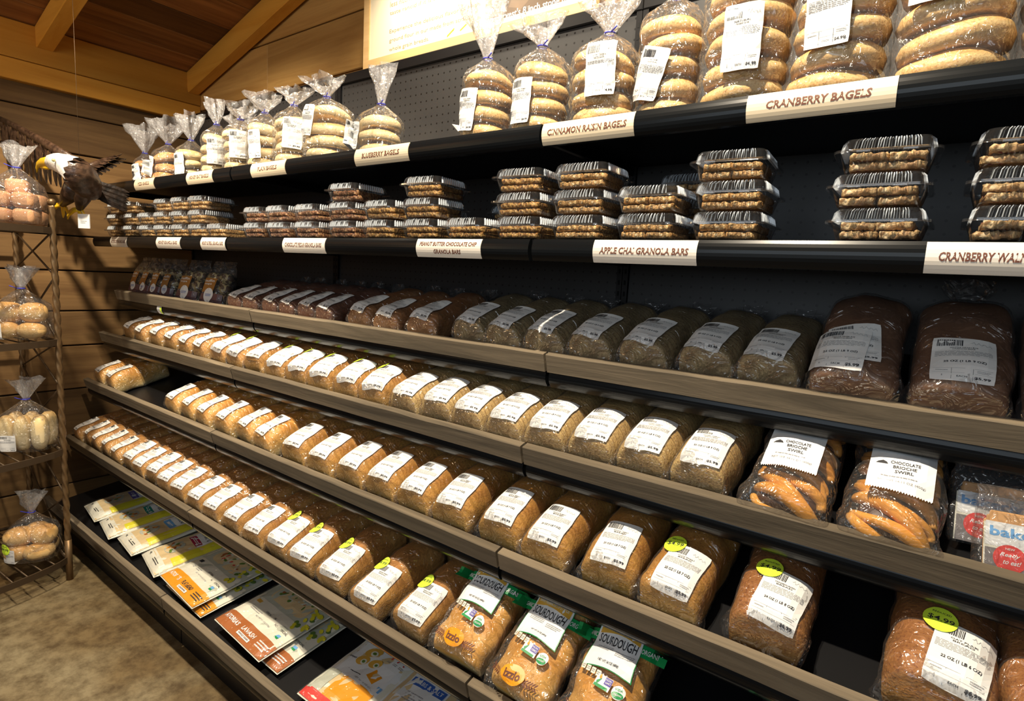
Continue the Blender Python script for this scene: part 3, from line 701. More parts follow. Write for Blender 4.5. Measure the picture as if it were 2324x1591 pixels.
def bagel_bag(name, mat, R, n, seed, text, label, group, loc, lab=None, flare=(0.035, 0.07), lean=(0, 0), tie=True, lrot=0.0, rotz=0.0, hm=1.0, cat='bagels', laby=0.5):
    rd_ = random.Random(seed); root = empty(name, loc, label, cat, group, rot=(0, 0, rotz))
    r = R * 0.46; rz = R * 0.40 * hm if R < 0.06 else R * 0.35 * hm; Rm = R - r; z = rz * 0.6; bz = []
    for k in range(n):
        key = (mat.name, R, k % 3)
        if key not in _bm:
            me = bagel_mesh(Rm, r, rz, seed + k).mesh('bagel'); me.materials.append(mat); _bm[key] = me
        o = bpy.data.objects.new('bagel', _bm[key]); COL.objects.link(o); o.parent = root
        o.location = (rd_.uniform(-1, 1) * 0.005, rd_.uniform(-1, 1) * 0.004, z); tl = 0.09 if k < n - 1 else 0.2
        o.rotation_euler = (rd_.uniform(-tl, tl * 1.2), rd_.uniform(-tl, tl), rd_.uniform(0, 6)); bz.append(z); z += rz * 1.62
    H = z - rz * 0.55
    # bag
    m_ = 40; rings = []; fr, fh = flare[0] * 1.25, flare[1]
    def ring(zc, ra, rb, fold, nf, cx=0, cy=0, sq=2.6):
        out_ = []
        for k in range(m_):
            t = 2 * math.pi * k / m_; c, s = math.cos(t), math.sin(t)
            q = 1 + fold * math.sin(nf * t + seed) + fold * 0.7 * math.sin((nf * 2 + 1) * t + seed * 2)
            x = ra * math.copysign(abs(c) ** (2 / sq), c) * q; y = rb * math.copysign(abs(s) ** (2 / sq), s) * q
            p = Vector((x + cx, y + cy, zc)); d = 0.004 * nz(p, 28, seed) + 0.002 * nz(p, 70, seed)
            out_.append(Vector((p.x * (1 + d * 10 * 0.3), p.y * (1 + d * 10 * 0.3), zc + (0.006 * nz(p, 30, seed + 3) if fold > 0.1 else 0))))
        return out_
    B = R * 1.03
    rings.append(ring(0.0015, B * 0.86, B * 0.8, 0.0, 3)); rings.append(ring(0.004, B * 1.0, B * 0.96, 0.01, 5))
    for k in range(n):
        rings.append(ring(bz[k], B * 1.02, B * 1.0, 0.012, 5)); rings.append(ring(bz[k] + rz * 0.8, B * 0.98, B * 0.96, 0.02, 7))
    lx, ly = lean
    rings.append(ring(H + 0.008, B * 0.82, B * 0.8, 0.05, 8, lx * 0.1, ly * 0.1, 2.2))
    rings.append(ring(H + 0.024, B * 0.45, B * 0.42, 0.09, 9, lx * 0.2, ly * 0.2, 2))
    rings.append(ring(H + 0.036, 0.012, 0.011, 0.15, 9, lx * 0.3, ly * 0.3, 2))
    n_low = len(rings)
    rings.append(ring(H + 0.042, 0.009, 0.008, 0.15, 9, lx * 0.35, ly * 0.35, 2))
    rings.append(ring(H + 0.042 + fh * 0.4, fr * 0.55, fr * 0.42, 0.22, 5, lx * 0.6, ly * 0.6, 2))
    rings.append(ring(H + 0.042 + fh * 0.75, fr * 0.9, fr * 0.62, 0.25, 4, lx * 0.85, ly * 0.85, 2))
    rings.append(ring(H + 0.042 + fh, fr * 1.0, fr * 0.66, 0.3, 4, lx, ly, 2))
    for q in rings[-1]: q.z += 0.012 * nz(q, 40, seed + 8)
    mb = MB(); mb.loft(rings[:n_low + 1], 0, True, False); mb.build('plastic_bag', M_film, root)
    mb = MB(); mb.loft(rings[n_low:], 0, True, False); mb.build('gathered_bag_top', M_bagtop, root)
    if tie:
        mb = MB(); t0 = Vector((lx * 0.33, ly * 0.33, H + 0.039))
        mb.tube([t0 + Vector((0.011 * math.cos(a), 0.011 * math.sin(a), 0)) for a in [k * 0.7 for k in range(10)]], 0.0016, 6)
        mb.tube([t0 + Vector((0.008, -0.009, 0)), t0 + Vector((0.022, -0.014, 0.006))], 0.0013, 5)
        mb.build('twist_tie', M_tie, root)
    if text:
        low = MB(); low.loft([ [Vector((p.x * 1.0, p.y * 1.0, p.z)) for p in rg] for rg in rings[:n_low]], 0, True, False); bv = bvh_of(low.v, low.f)
        ph = lab[2] if lab and len(lab) > 2 else 0.0     # side the label faces
        ux = Vector((math.cos(ph), math.sin(ph), 0)); uy = Vector((0, 0, 1)); nn = ux.cross(uy); R_ = Matrix.Rotation(lrot, 3, nn)
        lw, lh = (lab[0], lab[1]) if lab else (0.05, 0.085)
        lx_ = lab[3] if lab and len(lab) > 3 else 0.0
        make_label('price_label', bv, Vector((0, 0, H * laby)) + ux * lx_, R_ @ ux, R_ @ uy, text, lw, lh, 0.0055, root)
    return root
TB = (('PLAIN', 'BAGELS'), '', '4.99'); TCR = (('NATURAL', 'CRANBERRY BAGEL'), '', '4.99'); TCN = (('NATURAL CINNAMON', 'RAISIN BAGEL'), '', '4.99')
zt = 1.585 + 0.001
BG = 'tied bags of bagels on the top shelf'
bags = [
 # x, y, mat, R, n, text, label, lab spec(w,h,face,shift), flare, lean, lrot, laby
 (-2.10, -0.415, C_bagel3, 0.046, 3, TB, 'leftmost short bag of cheese-speckled bagels at the wall end of top shelf', (0.048, 0.075, 0.5, -0.01), (0.055, 0.11), (-0.03, 0.0), 0.12, 0.42),
 (-1.925, -0.40, C_bagel3, 0.058, 3, TB, 'bag of three cheese-speckled bagels with tilted label, above the first shelf sign', (0.048, 0.08, 0.5, -0.045), (0.065, 0.09), (0.01, 0.0), -0.25, 0.5),
 (-1.70, -0.41, C_bagel, 0.054, 3, TB, 'bag of three pale bagels with upright label, third from left', (0.05, 0.09, 0.5, -0.01), (0.045, 0.09), (0.0, 0.0), 0.05, 0.4),
 (-1.56, -0.30, C_bagel, 0.055, 4, None, 'bag of pale bagels standing behind the third and fourth bags from left', None, (0.05, 0.06), (0.02, 0), 0, 0.5),
 (-1.487, -0.412, C_bagel, 0.054, 4, TB, 'bag of four pale bagels with a spiky bag top, fourth front bag from left', (0.048, 0.09, 0.4, 0.03), (0.035, 0.08), (-0.025, 0), 0.0, 0.55),
 (-1.337, -0.41, C_bagel, 0.054, 4, TB, 'bag of four pale bagels, fifth front bag from left, label at its upper right', (0.046, 0.09, 0.4, 0.03), (0.05, 0.045), (0.01, 0), 0.0, 0.62),
 (-1.18, -0.405, C_bagel, 0.056, 4, TB, 'bag of four pale bagels with a wide flared top marked by blue tie', (0.046, 0.09, 0.4, 0.0), (0.05, 0.055), (-0.02, 0), 0.04, 0.5),
 (-1.015, -0.41, C_bagel, 0.056, 4, TB, 'bag of four pale bagels left of the tall bright bag, label at upper right', (0.046, 0.09, 0.4, 0.03), (0.045, 0.045), (0.01, 0), -0.06, 0.62),
 (-0.845, -0.40, C_bagel, 0.067, 4, TB, 'tallest brightest bag of pale bagels, just left of the blueberry bagels sign', (0.05, 0.085, 0.4, -0.03), (0.05, 0.055), (-0.035, 0.0), -0.2, 0.72),
 (-0.62, -0.395, C_bagel, 0.060, 3, TB, 'bag of three pale bagels alone above the blueberry bagels sign', (0.04, 0.07, 0.5, -0.06), (0.028, 0.1), (0.01, 0.0), -0.2, 0.5),
 (-0.218, -0.412, C_bagel2, 0.057, 4, TCN, 'bag of raisin bagels with the tallest twisted top, in front of the poster', (0.052, 0.092, 0.25, -0.03), (0.04, 0.13), (-0.03, 0.0), -0.14, 0.42),
 (-0.07, -0.41, C_bagel2, 0.057, 4, TCN, 'bag of raisin bagels with a label at its left, second of the cinnamon raisin bags', (0.052, 0.092, 0.2, -0.025), (0.045, 0.06), (-0.02, 0.0), -0.06, 0.42),
 (0.082, -0.41, C_bagel2, 0.063, 4, TCN, 'bag of raisin bagels with straight centred label above the cinnamon raisin sign', (0.056, 0.098, 0.1, 0.015), (0.05, 0.08), (0.01, 0.0), 0.02, 0.66),
 (0.215, -0.40, C_bagel2, 0.057, 5, TCN, 'bag of five raisin bagels with a slanting label, right of cinnamon raisin sign', (0.054, 0.092, 0.1, -0.02), (0.045, 0.07), (0.0, 0.0), -0.28, 0.4),
 (0.355, -0.41, C_bagel2, 0.071, 5, TCR, 'large bag of cranberry bagels at the left end of cranberry bagels sign', (0.058, 0.102, 0.0, 0.012), (0.05, 0.07), (0.0, 0.0), 0.0, 0.48),
 (0.498, -0.405, C_bagel2, 0.070, 5, TCR, 'large bag of cranberry bagels directly above the cranberry bagels sign', (0.06, 0.105, -0.05, -0.005), (0.05, 0.07), (0.0, 0.0), 0.03, 0.57),
 (0.643, -0.40, C_bagel2, 0.071, 5, TCR, 'large bag of cranberry bagels right of cranberry sign, label cut by the top edge', (0.06, 0.105, -0.1, -0.015), (0.05, 0.07), (0.0, 0.0), -0.03, 0.75),
 (0.788, -0.40, C_bagel2, 0.070, 5, None, 'bag of cranberry bagels cut off by the right picture edge on top shelf', None, (0.05, 0.07), (0.0, 0.0), 0.0, 0.7),
]
for i, (x, y, mt, R, n, tx, lb, ls, fl, ln, lr, ly) in enumerate(bags):
    bagel_bag('bagel_bag', mt, R, n, 3 + i, tx, lb, BG, (x, y, zt), ls, fl, ln, True, lr, 0.0, 1.0, 'bagels', ly)

# ------------------------------------------------------------------ granola bars in clear hinged boxes
def rrect(w_, d, r, n, amp=0.0, ribs=13, c0=(0, 0), z=0.0):
    """rounded rectangle, optionally corrugated"""
    seg = []; L1 = w_ - 2 * r; L2 = d - 2 * r; A = math.pi * r / 2; per = 2 * (L1 + L2) + 4 * A; out_ = []
    for i in range(n):
        s = per * i / n; rem = s
        corners = [(L1, 0, (-L1 / 2, -d / 2), (1, 0), (0, -1)), (L2, 1, (w_ / 2, -L2 / 2), (0, 1), (1, 0)), (L1, 2, (L1 / 2, d / 2), (-1, 0), (0, 1)), (L2, 3, (-w_ / 2, L2 / 2), (0, -1), (-1, 0))]
        for (ln, q, st, dr, nr) in corners:
            if rem <= ln:
                p = (st[0] + dr[0] * rem, st[1] + dr[1] * rem); nn = nr
                a_ = amp if (0.04 * ln < rem < 0.96 * ln) else 0; ph = rem / ln * ribs * 2 * math.pi; break
            rem -= ln
            if rem <= A:
                th = math.atan2(nr[1], nr[0]) + rem / r; cc = (st[0] + dr[0] * ln - nr[0] * r, st[1] + dr[1] * ln - nr[1] * r)
                nn = (math.cos(th), math.sin(th)); p = (cc[0] + r * nn[0], cc[1] + r * nn[1]); a_ = 0; ph = 0; break
            rem -= A
        k = a_ * (1 if math.cos(ph) > 0 else -1)
        out_.append((p[0] + nn[0] * k + c0[0], p[1] + nn[1] * k + c0[1], z))
    return out_
def crumb(name, a, b, c, scale, bump=1.0, gw=None):
    m, N, L, out = newmat(name); tc = N('TexCoord')
    v = N('TexVoronoi'); v.inputs['Scale'].default_value = scale; L(tc.outputs['Object'], v.inputs['Vector'])
    sp = N('SeparateXYZ'); L(v.outputs['Color'], sp.inputs[0]); r = ramp(N, [(0.0, a), (0.45, b), (0.8, c), (0.93, gw or c)], 'CONSTANT'); L(sp.outputs[0], r.inputs[0])
    n = N('TexNoise'); n.inputs['Scale'].default_value = scale * 0.6; n.inputs['Detail'].default_value = 4; L(tc.outputs['Object'], n.inputs['Vector'])
    mr = N('MapRange'); mr.inputs[1].default_value = 0.3; mr.inputs[2].default_value = 0.7; mr.inputs[3].default_value = 0.55; mr.inputs[4].default_value = 1.2; L(n.outputs['Fac'], mr.inputs[0])
    mx = N('VectorMath', operation='SCALE'); L(r.outputs[0], mx.inputs[0]); L(mr.outputs[0], mx.inputs[3])
    b_ = N('BsdfPrincipled'); b_.inputs['Roughness'].default_value = 0.55; L(mx.outputs[0], b_.inputs['Base Color'])
    bp = N('Bump'); bp.inputs['Strength'].default_value = bump; bp.inputs['Distance'].default_value = 0.004; L(n.outputs['Fac'], bp.inputs['Height']); L(bp.outputs[0], b_.inputs['Normal']); L(b_.outputs[0], out.inputs[0]); return m
G_oat = crumb('oat_granola', (0.42, 0.22, 0.07), (0.62, 0.36, 0.13), (0.74, 0.5, 0.22), 260, 1.0, (0.8, 0.62, 0.36))
G_choc = crumb('chocolate_pecan_granola', (0.30, 0.13, 0.06), (0.50, 0.26, 0.11), (0.62, 0.38, 0.2), 230, 1.0, (0.12, 0.04, 0.02))
G_cran = crumb('cranberry_granola', (0.42, 0.24, 0.1), (0.62, 0.42, 0.2), (0.74, 0.56, 0.32), 150, 1.0, (0.22, 0.02, 0.02))
G_pb = crumb('peanut_butter_granola', (0.40, 0.2, 0.06), (0.60, 0.36, 0.12), (0.70, 0.46, 0.2), 210, 1.0, (0.16, 0.07, 0.03))
def bar_mesh(w_, d, h, seed, amp):
    rings = []; nx = 22; mb = MB()
    for i in range(nx + 1):
        q = i / nx; x = (q - 0.5) * w_; e = min(q, 1 - q); s = min(1, 0.84 + e * 5)
        ring = []
        for k in range(36):
            t = 2 * math.pi * k / 36; c, sn = math.cos(t), math.sin(t)
            y = d / 2 * math.copysign(abs(c) ** 0.35, c) * s; z = h / 2 + h / 2 * math.copysign(abs(sn) ** 0.4, sn) * (0.75 + 0.25 * s)
            p = Vector((x, y, z)); dd = amp * (0.6 * nz(p, 90, seed) + 0.9 * nz(p, 230, seed)); n_ = Vector((0.0, c, sn))
            ring.append((p.x + amp * nz(p, 120, seed + 5), p.y + n_.y * dd, max(0.0002, p.z + n_.z * dd)))
        rings.append(ring)
    mb.loft(rings, 0, True, True); return mb
CW, CD, CH = 0.132, 0.142, 0.0495
def clam_meshes():
    n = 416; mb = MB()
    rings = [rrect(CW - 0.036, CD - 0.036, 0.016, n, 0.0, 13, z=0.002), rrect(CW - 0.030, CD - 0.030, 0.016, n, 0.0006, 13, z=0.003),
             rrect(CW - 0.016, CD - 0.016, 0.018, n, 0.0008, 13, z=0.027), rrect(CW - 0.013, CD - 0.013, 0.018, n, 0, 13, z=0.0285),
             rrect(CW - 0.001, CD - 0.001, 0.02, n, 0, 13, z=0.029), rrect(CW, CD, 0.02, n, 0, 13, z=0.0265)]
    mb.loft(rings, 0, True, False); mb.f.append(tuple(range(n))[::-1]); mb.mi.append(0); mb.sm.append(False)
    base = mb.mesh('tub'); base.materials.append(M_clam)
    mb = MB()
    rings = [rrect(CW + 0.0012, CD + 0.0012, 0.02, n, 0, 13, z=0.0268), rrect(CW + 0.0008, CD + 0.0008, 0.02, n, 0, 13, z=0.0305), rrect(CW - 0.016, CD - 0.016, 0.018, n, 0, 13, z=0.031),
             rrect(CW - 0.018, CD - 0.018, 0.012, n, 0.0022, 13, z=0.0318), rrect(CW - 0.023, CD - 0.023, 0.012, n, 0.0022, 13, z=0.0435),
             rrect(CW - 0.030, CD - 0.030, 0.012, n, 0.0018, 13, z=0.0475), rrect(CW - 0.046, CD - 0.046, 0.012, n, 0, 13, z=0.0478)]
    mb.loft(rings, 0, False, False)
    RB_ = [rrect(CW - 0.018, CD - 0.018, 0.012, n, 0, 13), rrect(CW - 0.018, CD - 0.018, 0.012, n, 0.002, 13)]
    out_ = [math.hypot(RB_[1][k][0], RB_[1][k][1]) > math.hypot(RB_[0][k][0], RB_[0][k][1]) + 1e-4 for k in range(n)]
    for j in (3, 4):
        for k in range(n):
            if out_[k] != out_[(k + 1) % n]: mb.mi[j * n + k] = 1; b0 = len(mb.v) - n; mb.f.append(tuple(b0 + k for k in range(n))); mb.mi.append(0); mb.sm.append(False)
    for x in (-0.028, 0.028): mb.bbox(x - 0.009, x + 0.009, -CD / 2 - 0.0045, -CD / 2 + 0.001, 0.0255, 0.0285, 0.0006)
    lid = mb.mesh('lid'); lid.materials.append(M_clam); lid.materials.append(M_ribglint)
    return base, lid
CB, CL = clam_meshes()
_bars = {}
def clam(x, y, z, kind, seed, label, group, rz=0.0):
    root = empty('granola_bar_box', (x, y, z), label, 'granola bars', group, rot=(0, 0, rz))
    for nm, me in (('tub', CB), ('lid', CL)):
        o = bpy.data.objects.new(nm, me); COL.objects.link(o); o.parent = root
    rd_ = random.Random(seed); mat = {'oat': G_oat, 'choc': G_choc, 'cran': G_cran, 'pb': G_pb}[kind]
    bw, bd, bh = (0.047, 0.098, 0.0125)
    for lv in range(2):
        for sd in (-1, 1):
            k = (kind, (seed + lv + (sd > 0)) % 3)
            if k not in _bars:
                me = bar_mesh(bw, bd, bh, k[1] * 7 + len(kind), 0.0042 if kind == 'cran' else 0.0026).mesh('granola_bar'); me.materials.append(mat); _bars[k] = me
            o = bpy.data.objects.new('granola_bar', _bars[k]); COL.objects.link(o); o.parent = root
            j = 0.0035 if kind == 'cran' else 0.0015
            o.location = (sd * 0.0243 + rd_.uniform(-j, j), rd_.uniform(-j, j), 0.0033 + lv * (bh + 0.0008)); o.rotation_euler = (0, rd_.uniform(-0.04, 0.04), rd_.uniform(-0.05, 0.05) * (2 if kind == 'cran' else 1))
    return root
# x of the front stacks, number of boxes, kind, what the stack is next to
ST = [(-2.27, 3, 'oat', 'at the far left end'), (-2.10, 3, 'oat', 'second from the left'), (-1.935, 2, 'oat', 'above the second granola sign'), (-1.79, 3, 'oat', 'right of the second granola sign'), (-1.64, 3, 'oat', 'fifth from the left'), (-1.497, 3, 'oat', 'above the third granola sign'), (-1.353, 1, 'oat', 'right of the third granola sign'),
      (-1.115, 2, 'choc', 'left of the chocolate pecan sign'), (-0.975, 2, 'choc', 'left end of the chocolate pecan sign'), (-0.828, 2, 'choc', 'above the chocolate pecan sign'), (-0.66, 3, 'choc', 'right of the chocolate pecan sign'), (-0.512, 2, 'pb', 'between chocolate pecan and peanut butter signs'),
      (-0.358, 3, 'pb', 'left of the peanut butter sign'), (-0.212, 1, 'pb', 'above the peanut butter sign'), (-0.062, 3, 'pb', 'right of the peanut butter sign'), (0.083, 3, 'oat', 'left end of the apple chai sign'), (0.228, 2, 'oat', 'above the apple chai sign'), (0.372, 3, 'oat', 'right end of the apple chai sign'),
      (0.588, 3, 'cran', 'left of the cranberry walnut sign'), (0.752, 3, 'cran', 'above the cranberry walnut sign')]
KD = {'oat': 'oat granola bars', 'choc': 'chocolate pecan granola bars', 'pb': 'peanut butter granola bars', 'cran': 'chunky cranberry granola bars'}
zg = 1.357 + 0.0012
for i, (x, n, kd, wh) in enumerate(ST):
    for k in range(n):
        lv = ['bottom', 'middle' if n == 3 else 'top', 'top'][k] if n > 1 else 'single'
        rr = random.Random(i * 5 + k)
        clam(x + (rr.uniform(-0.006, 0.004) if k else 0), -0.436 + rr.uniform(-0.003, 0.003) * (k > 0), zg + k * CH, kd, i * 3 + k, f'{lv} box of {KD[kd]}, front stack {wh}', 'clear boxes of granola bars on the granola shelf', rr.uniform(-0.03, 0.03) + (0.05 if k == 2 else 0))
for i, (x, n, kd, wh) in enumerate([(-1.35, 2, 'oat', 'third granola sign'), (-0.90, 3, 'choc', 'chocolate pecan boxes'), (-0.50, 2, 'pb', 'peanut butter boxes'), (-0.22, 2, 'pb', 'single peanut butter box'), (-0.07, 2, 'pb', 'right peanut butter stack'), (0.235, 3, 'oat', 'apple chai boxes'), (0.09, 2, 'oat', 'left apple chai stack')]):
    for k in range(n):
        clam(x, -0.262, zg + k * CH, kd, i + k, f'{["bottom", "middle" if n == 3 else "top", "top"][k]} shaded granola box at shelf back, behind {wh}', 'clear boxes at the back of the granola shelf')

# ------------------------------------------------------------------ signs clipped to the price rails
def rail_map(x0, rn, off=0.0016):
    t, strip = ROWS[rn][2:]; a = math.radians(t); h = 0.038 if strip else 0.043; yo = -0.004 if strip else 0.0
    def f(u, v, l):
        q = 0.5 - v / 0.044; q_ = min(1, max(0, q)); yy = yo - 0.013 * math.sin(math.pi * (0.15 + 0.7 * q_)) - 0.002
        p = deck_pt(rn, yy - off - 0.00035 * l, -h * q); return Vector((x0 + u, *p))
    return f
def shelf_sign(x0, x1, rn, lines_, mat, label):
    P = Print(); P.rect(0, 0, x1 - x0, 0.042, mat, 0, 6, 8)
    P.rect(0, -0.0005, x1 - x0, 0.043, mat, -3, 6, 8)
    if len(lines_) == 1:
        wd = min((x1 - x0) * 0.86, 0.0088 * len(lines_[0])); P.text(lines_[0], 0, 0.001, wd, 0.0125, M_brownink, 1, bold=0.03, shear=0.12)
    else:
        P.text(lines_[0], 0, 0.009, (x1 - x0) * 0.88, 0.0095, M_brownink, 1, bold=0.03, shear=0.12); P.text(lines_[1], 0, -0.0085, (x1 - x0) * 0.42, 0.0105, M_brownink, 1, bold=0.03, shear=0.12)
    o = P.build('shelf_sign', rail_map((x0 + x1) / 2, rn)); tag(o, label, 'sign', 'paper signs on the price rails'); return o
for x0, x1, t_, lb in [(-1.982, -1.80, 'PIZZA BAGELS', 'leftmost short cream sign on top shelf rail, below cheese-speckled bagels'), (-1.528, -1.339, 'HONEY OAT BAGELS', 'second cream sign from the left on top shelf rail'), (-1.094, -0.904, 'PLAIN BAGELS', 'cream sign reading plain bagels on top shelf rail'),
                       (-0.584, -0.383, 'BLUEBERRY BAGELS', 'cream sign reading blueberry bagels on top shelf rail'), (0.002, 0.2, 'CINNAMON RAISIN BAGELS', 'cream sign reading cinnamon raisin bagels on top shelf rail'), (0.393, 0.593, 'CRANBERRY BAGELS', 'cream sign reading cranberry bagels on top shelf rail')]:
    shelf_sign(x0, x1, 'top', [t_], M_cream, lb)
for x0, x1, t_, lb in [(-2.203, -2.03, ['BUTTERSCOTCH GRANOLA BARS'], 'leftmost ivory sign on granola shelf rail'), (-1.748, -1.549, ['HONEY GRANOLA BARS'], 'ivory sign reading honey granola bars'), (-1.392, -1.2 - 0.024, ['HONEY OATMEAL GRANOLA BARS'], 'ivory sign reading honey oatmeal granola bars'),
                       (-0.888, -0.683, ['CHOCOLATE PECAN GRANOLA BARS'], 'ivory sign reading chocolate pecan granola bars'), (-0.327, -0.129, ['PEANUT BUTTER CHOCOLATE CHIP', 'GRANOLA BARS'], 'ivory two-line sign reading peanut butter chocolate chip granola bars'),
                       (0.145, 0.341, ['APPLE CHAI GRANOLA BARS'], 'ivory sign reading apple chai granola bars'), (0.652, 0.862, ['CRANBERRY WALNUT GRANOLA BARS'], 'ivory sign reading cranberry walnut, cut off by right picture edge')]:
    shelf_sign(x0, x1, 'gran', t_, M_cream2, lb)
P = Print(); P.rect(0, 0, 0.045, 0.04, M_paper, 0, 3, 6); P.rect(0.014, -0.002, 0.016, 0.034, M_dot, 1, 1, 5); P.lines(-0.008, 0, 0.024, 0.02, 4, M_grey, 1, 5)
tag(P.build('price_tag', rail_map(-1.97, 'r3')), 'small white and green price tag under the upper bread shelf at left', 'price tag')

# ------------------------------------------------------------------ framed poster standing on the top rail
M_frame = wood('pale_pine_frame', (0.62, 0.38, 0.15), (0.78, 0.54, 0.26), 'X', knots=False, grain=18, bump=0.1, rough=0.5, tonemul=(0.9, 1.1))
M_photo = crumb('dark_grain_photograph', (0.10, 0.06, 0.03), (0.16, 0.1, 0.055), (0.22, 0.15, 0.09), 14, 0.0)
M_poster = simple('cream_poster_paper', (0.84, 0.76, 0.56), 0.35)
M_ptext = simple('faded_tan_lettering', (0.34, 0.25, 0.13), 0.5)
pr = empty('framed_poster', (-0.617, -0.075, 1.9862), 'large pine-framed poster about fresh flour standing on top of the pegboard', 'poster')
PW, PH, fw = 0.945, 0.52, 0.03
mb = MB(); tn_ = []
def frame_bar(pts):
    v = [(p[0], yy, p[1]) for yy in (-0.012, 0.012) for p in pts]
    mb.add(v, [(0, 1, 2, 3), (7, 6, 5, 4), (0, 4, 5, 1), (1, 5, 6, 2), (2, 6, 7, 3), (3, 7, 4, 0)], 0)
a_, b2 = PW / 2, PW / 2 - fw
frame_bar([(-a_, 0), (a_, 0), (b2, fw), (-b2, fw)]); frame_bar([(-a_, PH), (-b2, PH - fw), (b2, PH - fw), (a_, PH)])
frame_bar([(-a_, 0), (-b2, fw), (-b2, PH - fw), (-a_, PH)]); frame_bar([(a_, 0), (a_, PH), (b2, PH - fw), (b2, fw)])
me = mb.mesh('frame'); tone_attr(me, [0.5] * len(mb.f)); link('frame', me, [M_frame], pr)
P = Print(); P.rect(0, PH / 2, PW - 2 * fw, PH - 2 * fw, M_poster, 0)
P.rect(0.262, PH / 2 + 0.01, 0.34, PH - 2 * fw - 0.012, M_photo, 1)
for i, t_ in enumerate(['whole grain breads.', 'ground flour in our made from scratch', 'Experience the delicious flavor of fresh', None, 'taste rancid if it is stored for too long.', 'less nutritious but']):
    if t_: P.text(t_, -0.338 + 0.0051 * len(t_), 0.046 + i * 0.0295, 0.0102 * len(t_), 0.0165, M_ptext, 1, bold=0.0)
P.text("Golden Harvest's 8 inch stone mill", 0.225, 0.052, 0.35, 0.02, M_white, 2, bold=0.012)
P.rect(0.005, 0.052, 0.03, 0.004, M_yellow, 1, rot=0.5)
for k in range(5): P.disc(-0.06 + 0.006 * k, 0.04 + 0.0035 * k, 0.005, 0.002, M_yellow, 2, 8, 1, rot=0.9)
P.build('poster_sheet', flat_map((0, -0.008, 0), (1, 0, 0), (0, 0, 1)), pr)
mb = MB(); mb.box(-PW / 2 + 0.01, PW / 2 - 0.01, -0.006, 0.008, 0.01, PH - 0.01); mb.build('backing_board', M_black, pr)

# ------------------------------------------------------------------ wrought-iron bread rack by the left wall
M_iron = simple('bronzed_wrought_iron', (0.20, 0.125, 0.06), 0.42, 0.7)
M_iron2 = simple('dark_wrought_iron', (0.09, 0.06, 0.035), 0.5, 0.6)
RX, RY, RY2, RB = -1.945, -0.79, -1.52, -2.43
rk = empty('bread_rack', (-2.1, -1.1, 0.0), 'tall wrought-iron shelf rack with twisted posts at the left picture edge', 'rack')
def K(v): return Vector(v) - Vector((-2.1, -1.1, 0.0))
def post(x, y, top):
    mb = MB(); rings = []; n = 18
    for i in range(190):
        z = 0.16 + (top - 0.16) * i / 189; ring = []
        for k in range(n):
            a = 2 * math.pi * k / n; rr_ = 0.0098 * (1 + 0.2 * math.cos(3 * a + z * 130)); ring.append(K((x + rr_ * math.cos(a), y + rr_ * math.sin(a), z)))
        rings.append(ring)
    mb.loft(rings); mb.tube([K((x, y, 0.0)), K((x, y, 0.165))], 0.012, 12)
    mb.sphere(K((x, y, top + 0.012)), 0.014, 12, 8); mb.build('twisted_post', M_iron, rk)
for x, y, tp in ((RX, RY, 1.445), (RX, RY2, 1.445), (RB, RY, 1.445), (RB, RY2, 1.445)): post(x, y, tp)
def rim_pt(q, z): yy = RY + (RY2 - RY) * q; return K((RX + 0.105 * math.sin(math.pi * q) ** 0.7, yy, z))
LV = [0.085, 0.522, 0.945, 1.355]
for z in LV:
    mb = MB(); pts = [rim_pt(i / 20, z) for i in range(21)]
    mb.loft([[p + Vector((0.003, 0, -0.012)), p + Vector((0.003, 0, 0.012)), p + Vector((-0.003, 0, 0.012)), p + Vector((-0.003, 0, -0.012))] for p in pts], 0, False, True)
    mb.tube([K((RX, RY, z)), K((RB, RY, z))], 0.007, 8); mb.tube([K((RB, RY, z)), K((RB, RY2, z))], 0.007, 8); mb.tube([K((RX, RY2, z)), K((RB, RY2, z))], 0.007, 8)
    for i in range(1, 16): p = rim_pt(i / 16, z); q = K((RB, RY + (RY2 - RY) * (0.12 + 0.76 * i / 16), z)); mb.tube([p, q], 0.0028, 6)
    mb.build('wire_shelf', M_iron2, rk)
for i in range(3):
    z0, z1 = LV[i], LV[i + 1]; zm = (z0 + z1) / 2
    for (xa, za), (xb, zb_) in (((RX, z0), (RB, zm + 0.06)), ((RX, zm + 0.04), (RB, z0)), ((RX, zm + 0.04), (RB, z1)), ((RX, z1), (RB, zm + 0.06))):
        mb = MB(); mb.tube([K((xa, RY, za)), K((xb, RY, zb_))], 0.0034, 6); mb.build('side_brace', M_iron2, rk)
mb = MB(); pts = []
for i in range(26):
    t = i / 25; a = -1.5 + t * 6.6; r_ = 0.05 * (1 - t * 0.75)
    pts.append(K((RX - 0.07 + r_ * math.cos(a) * 1.1, RY, 1.41 + 0.01 * t + r_ * math.sin(a))))
mb.tube(pts, 0.0045, 6); mb.build('scroll', M_iron2, rk)

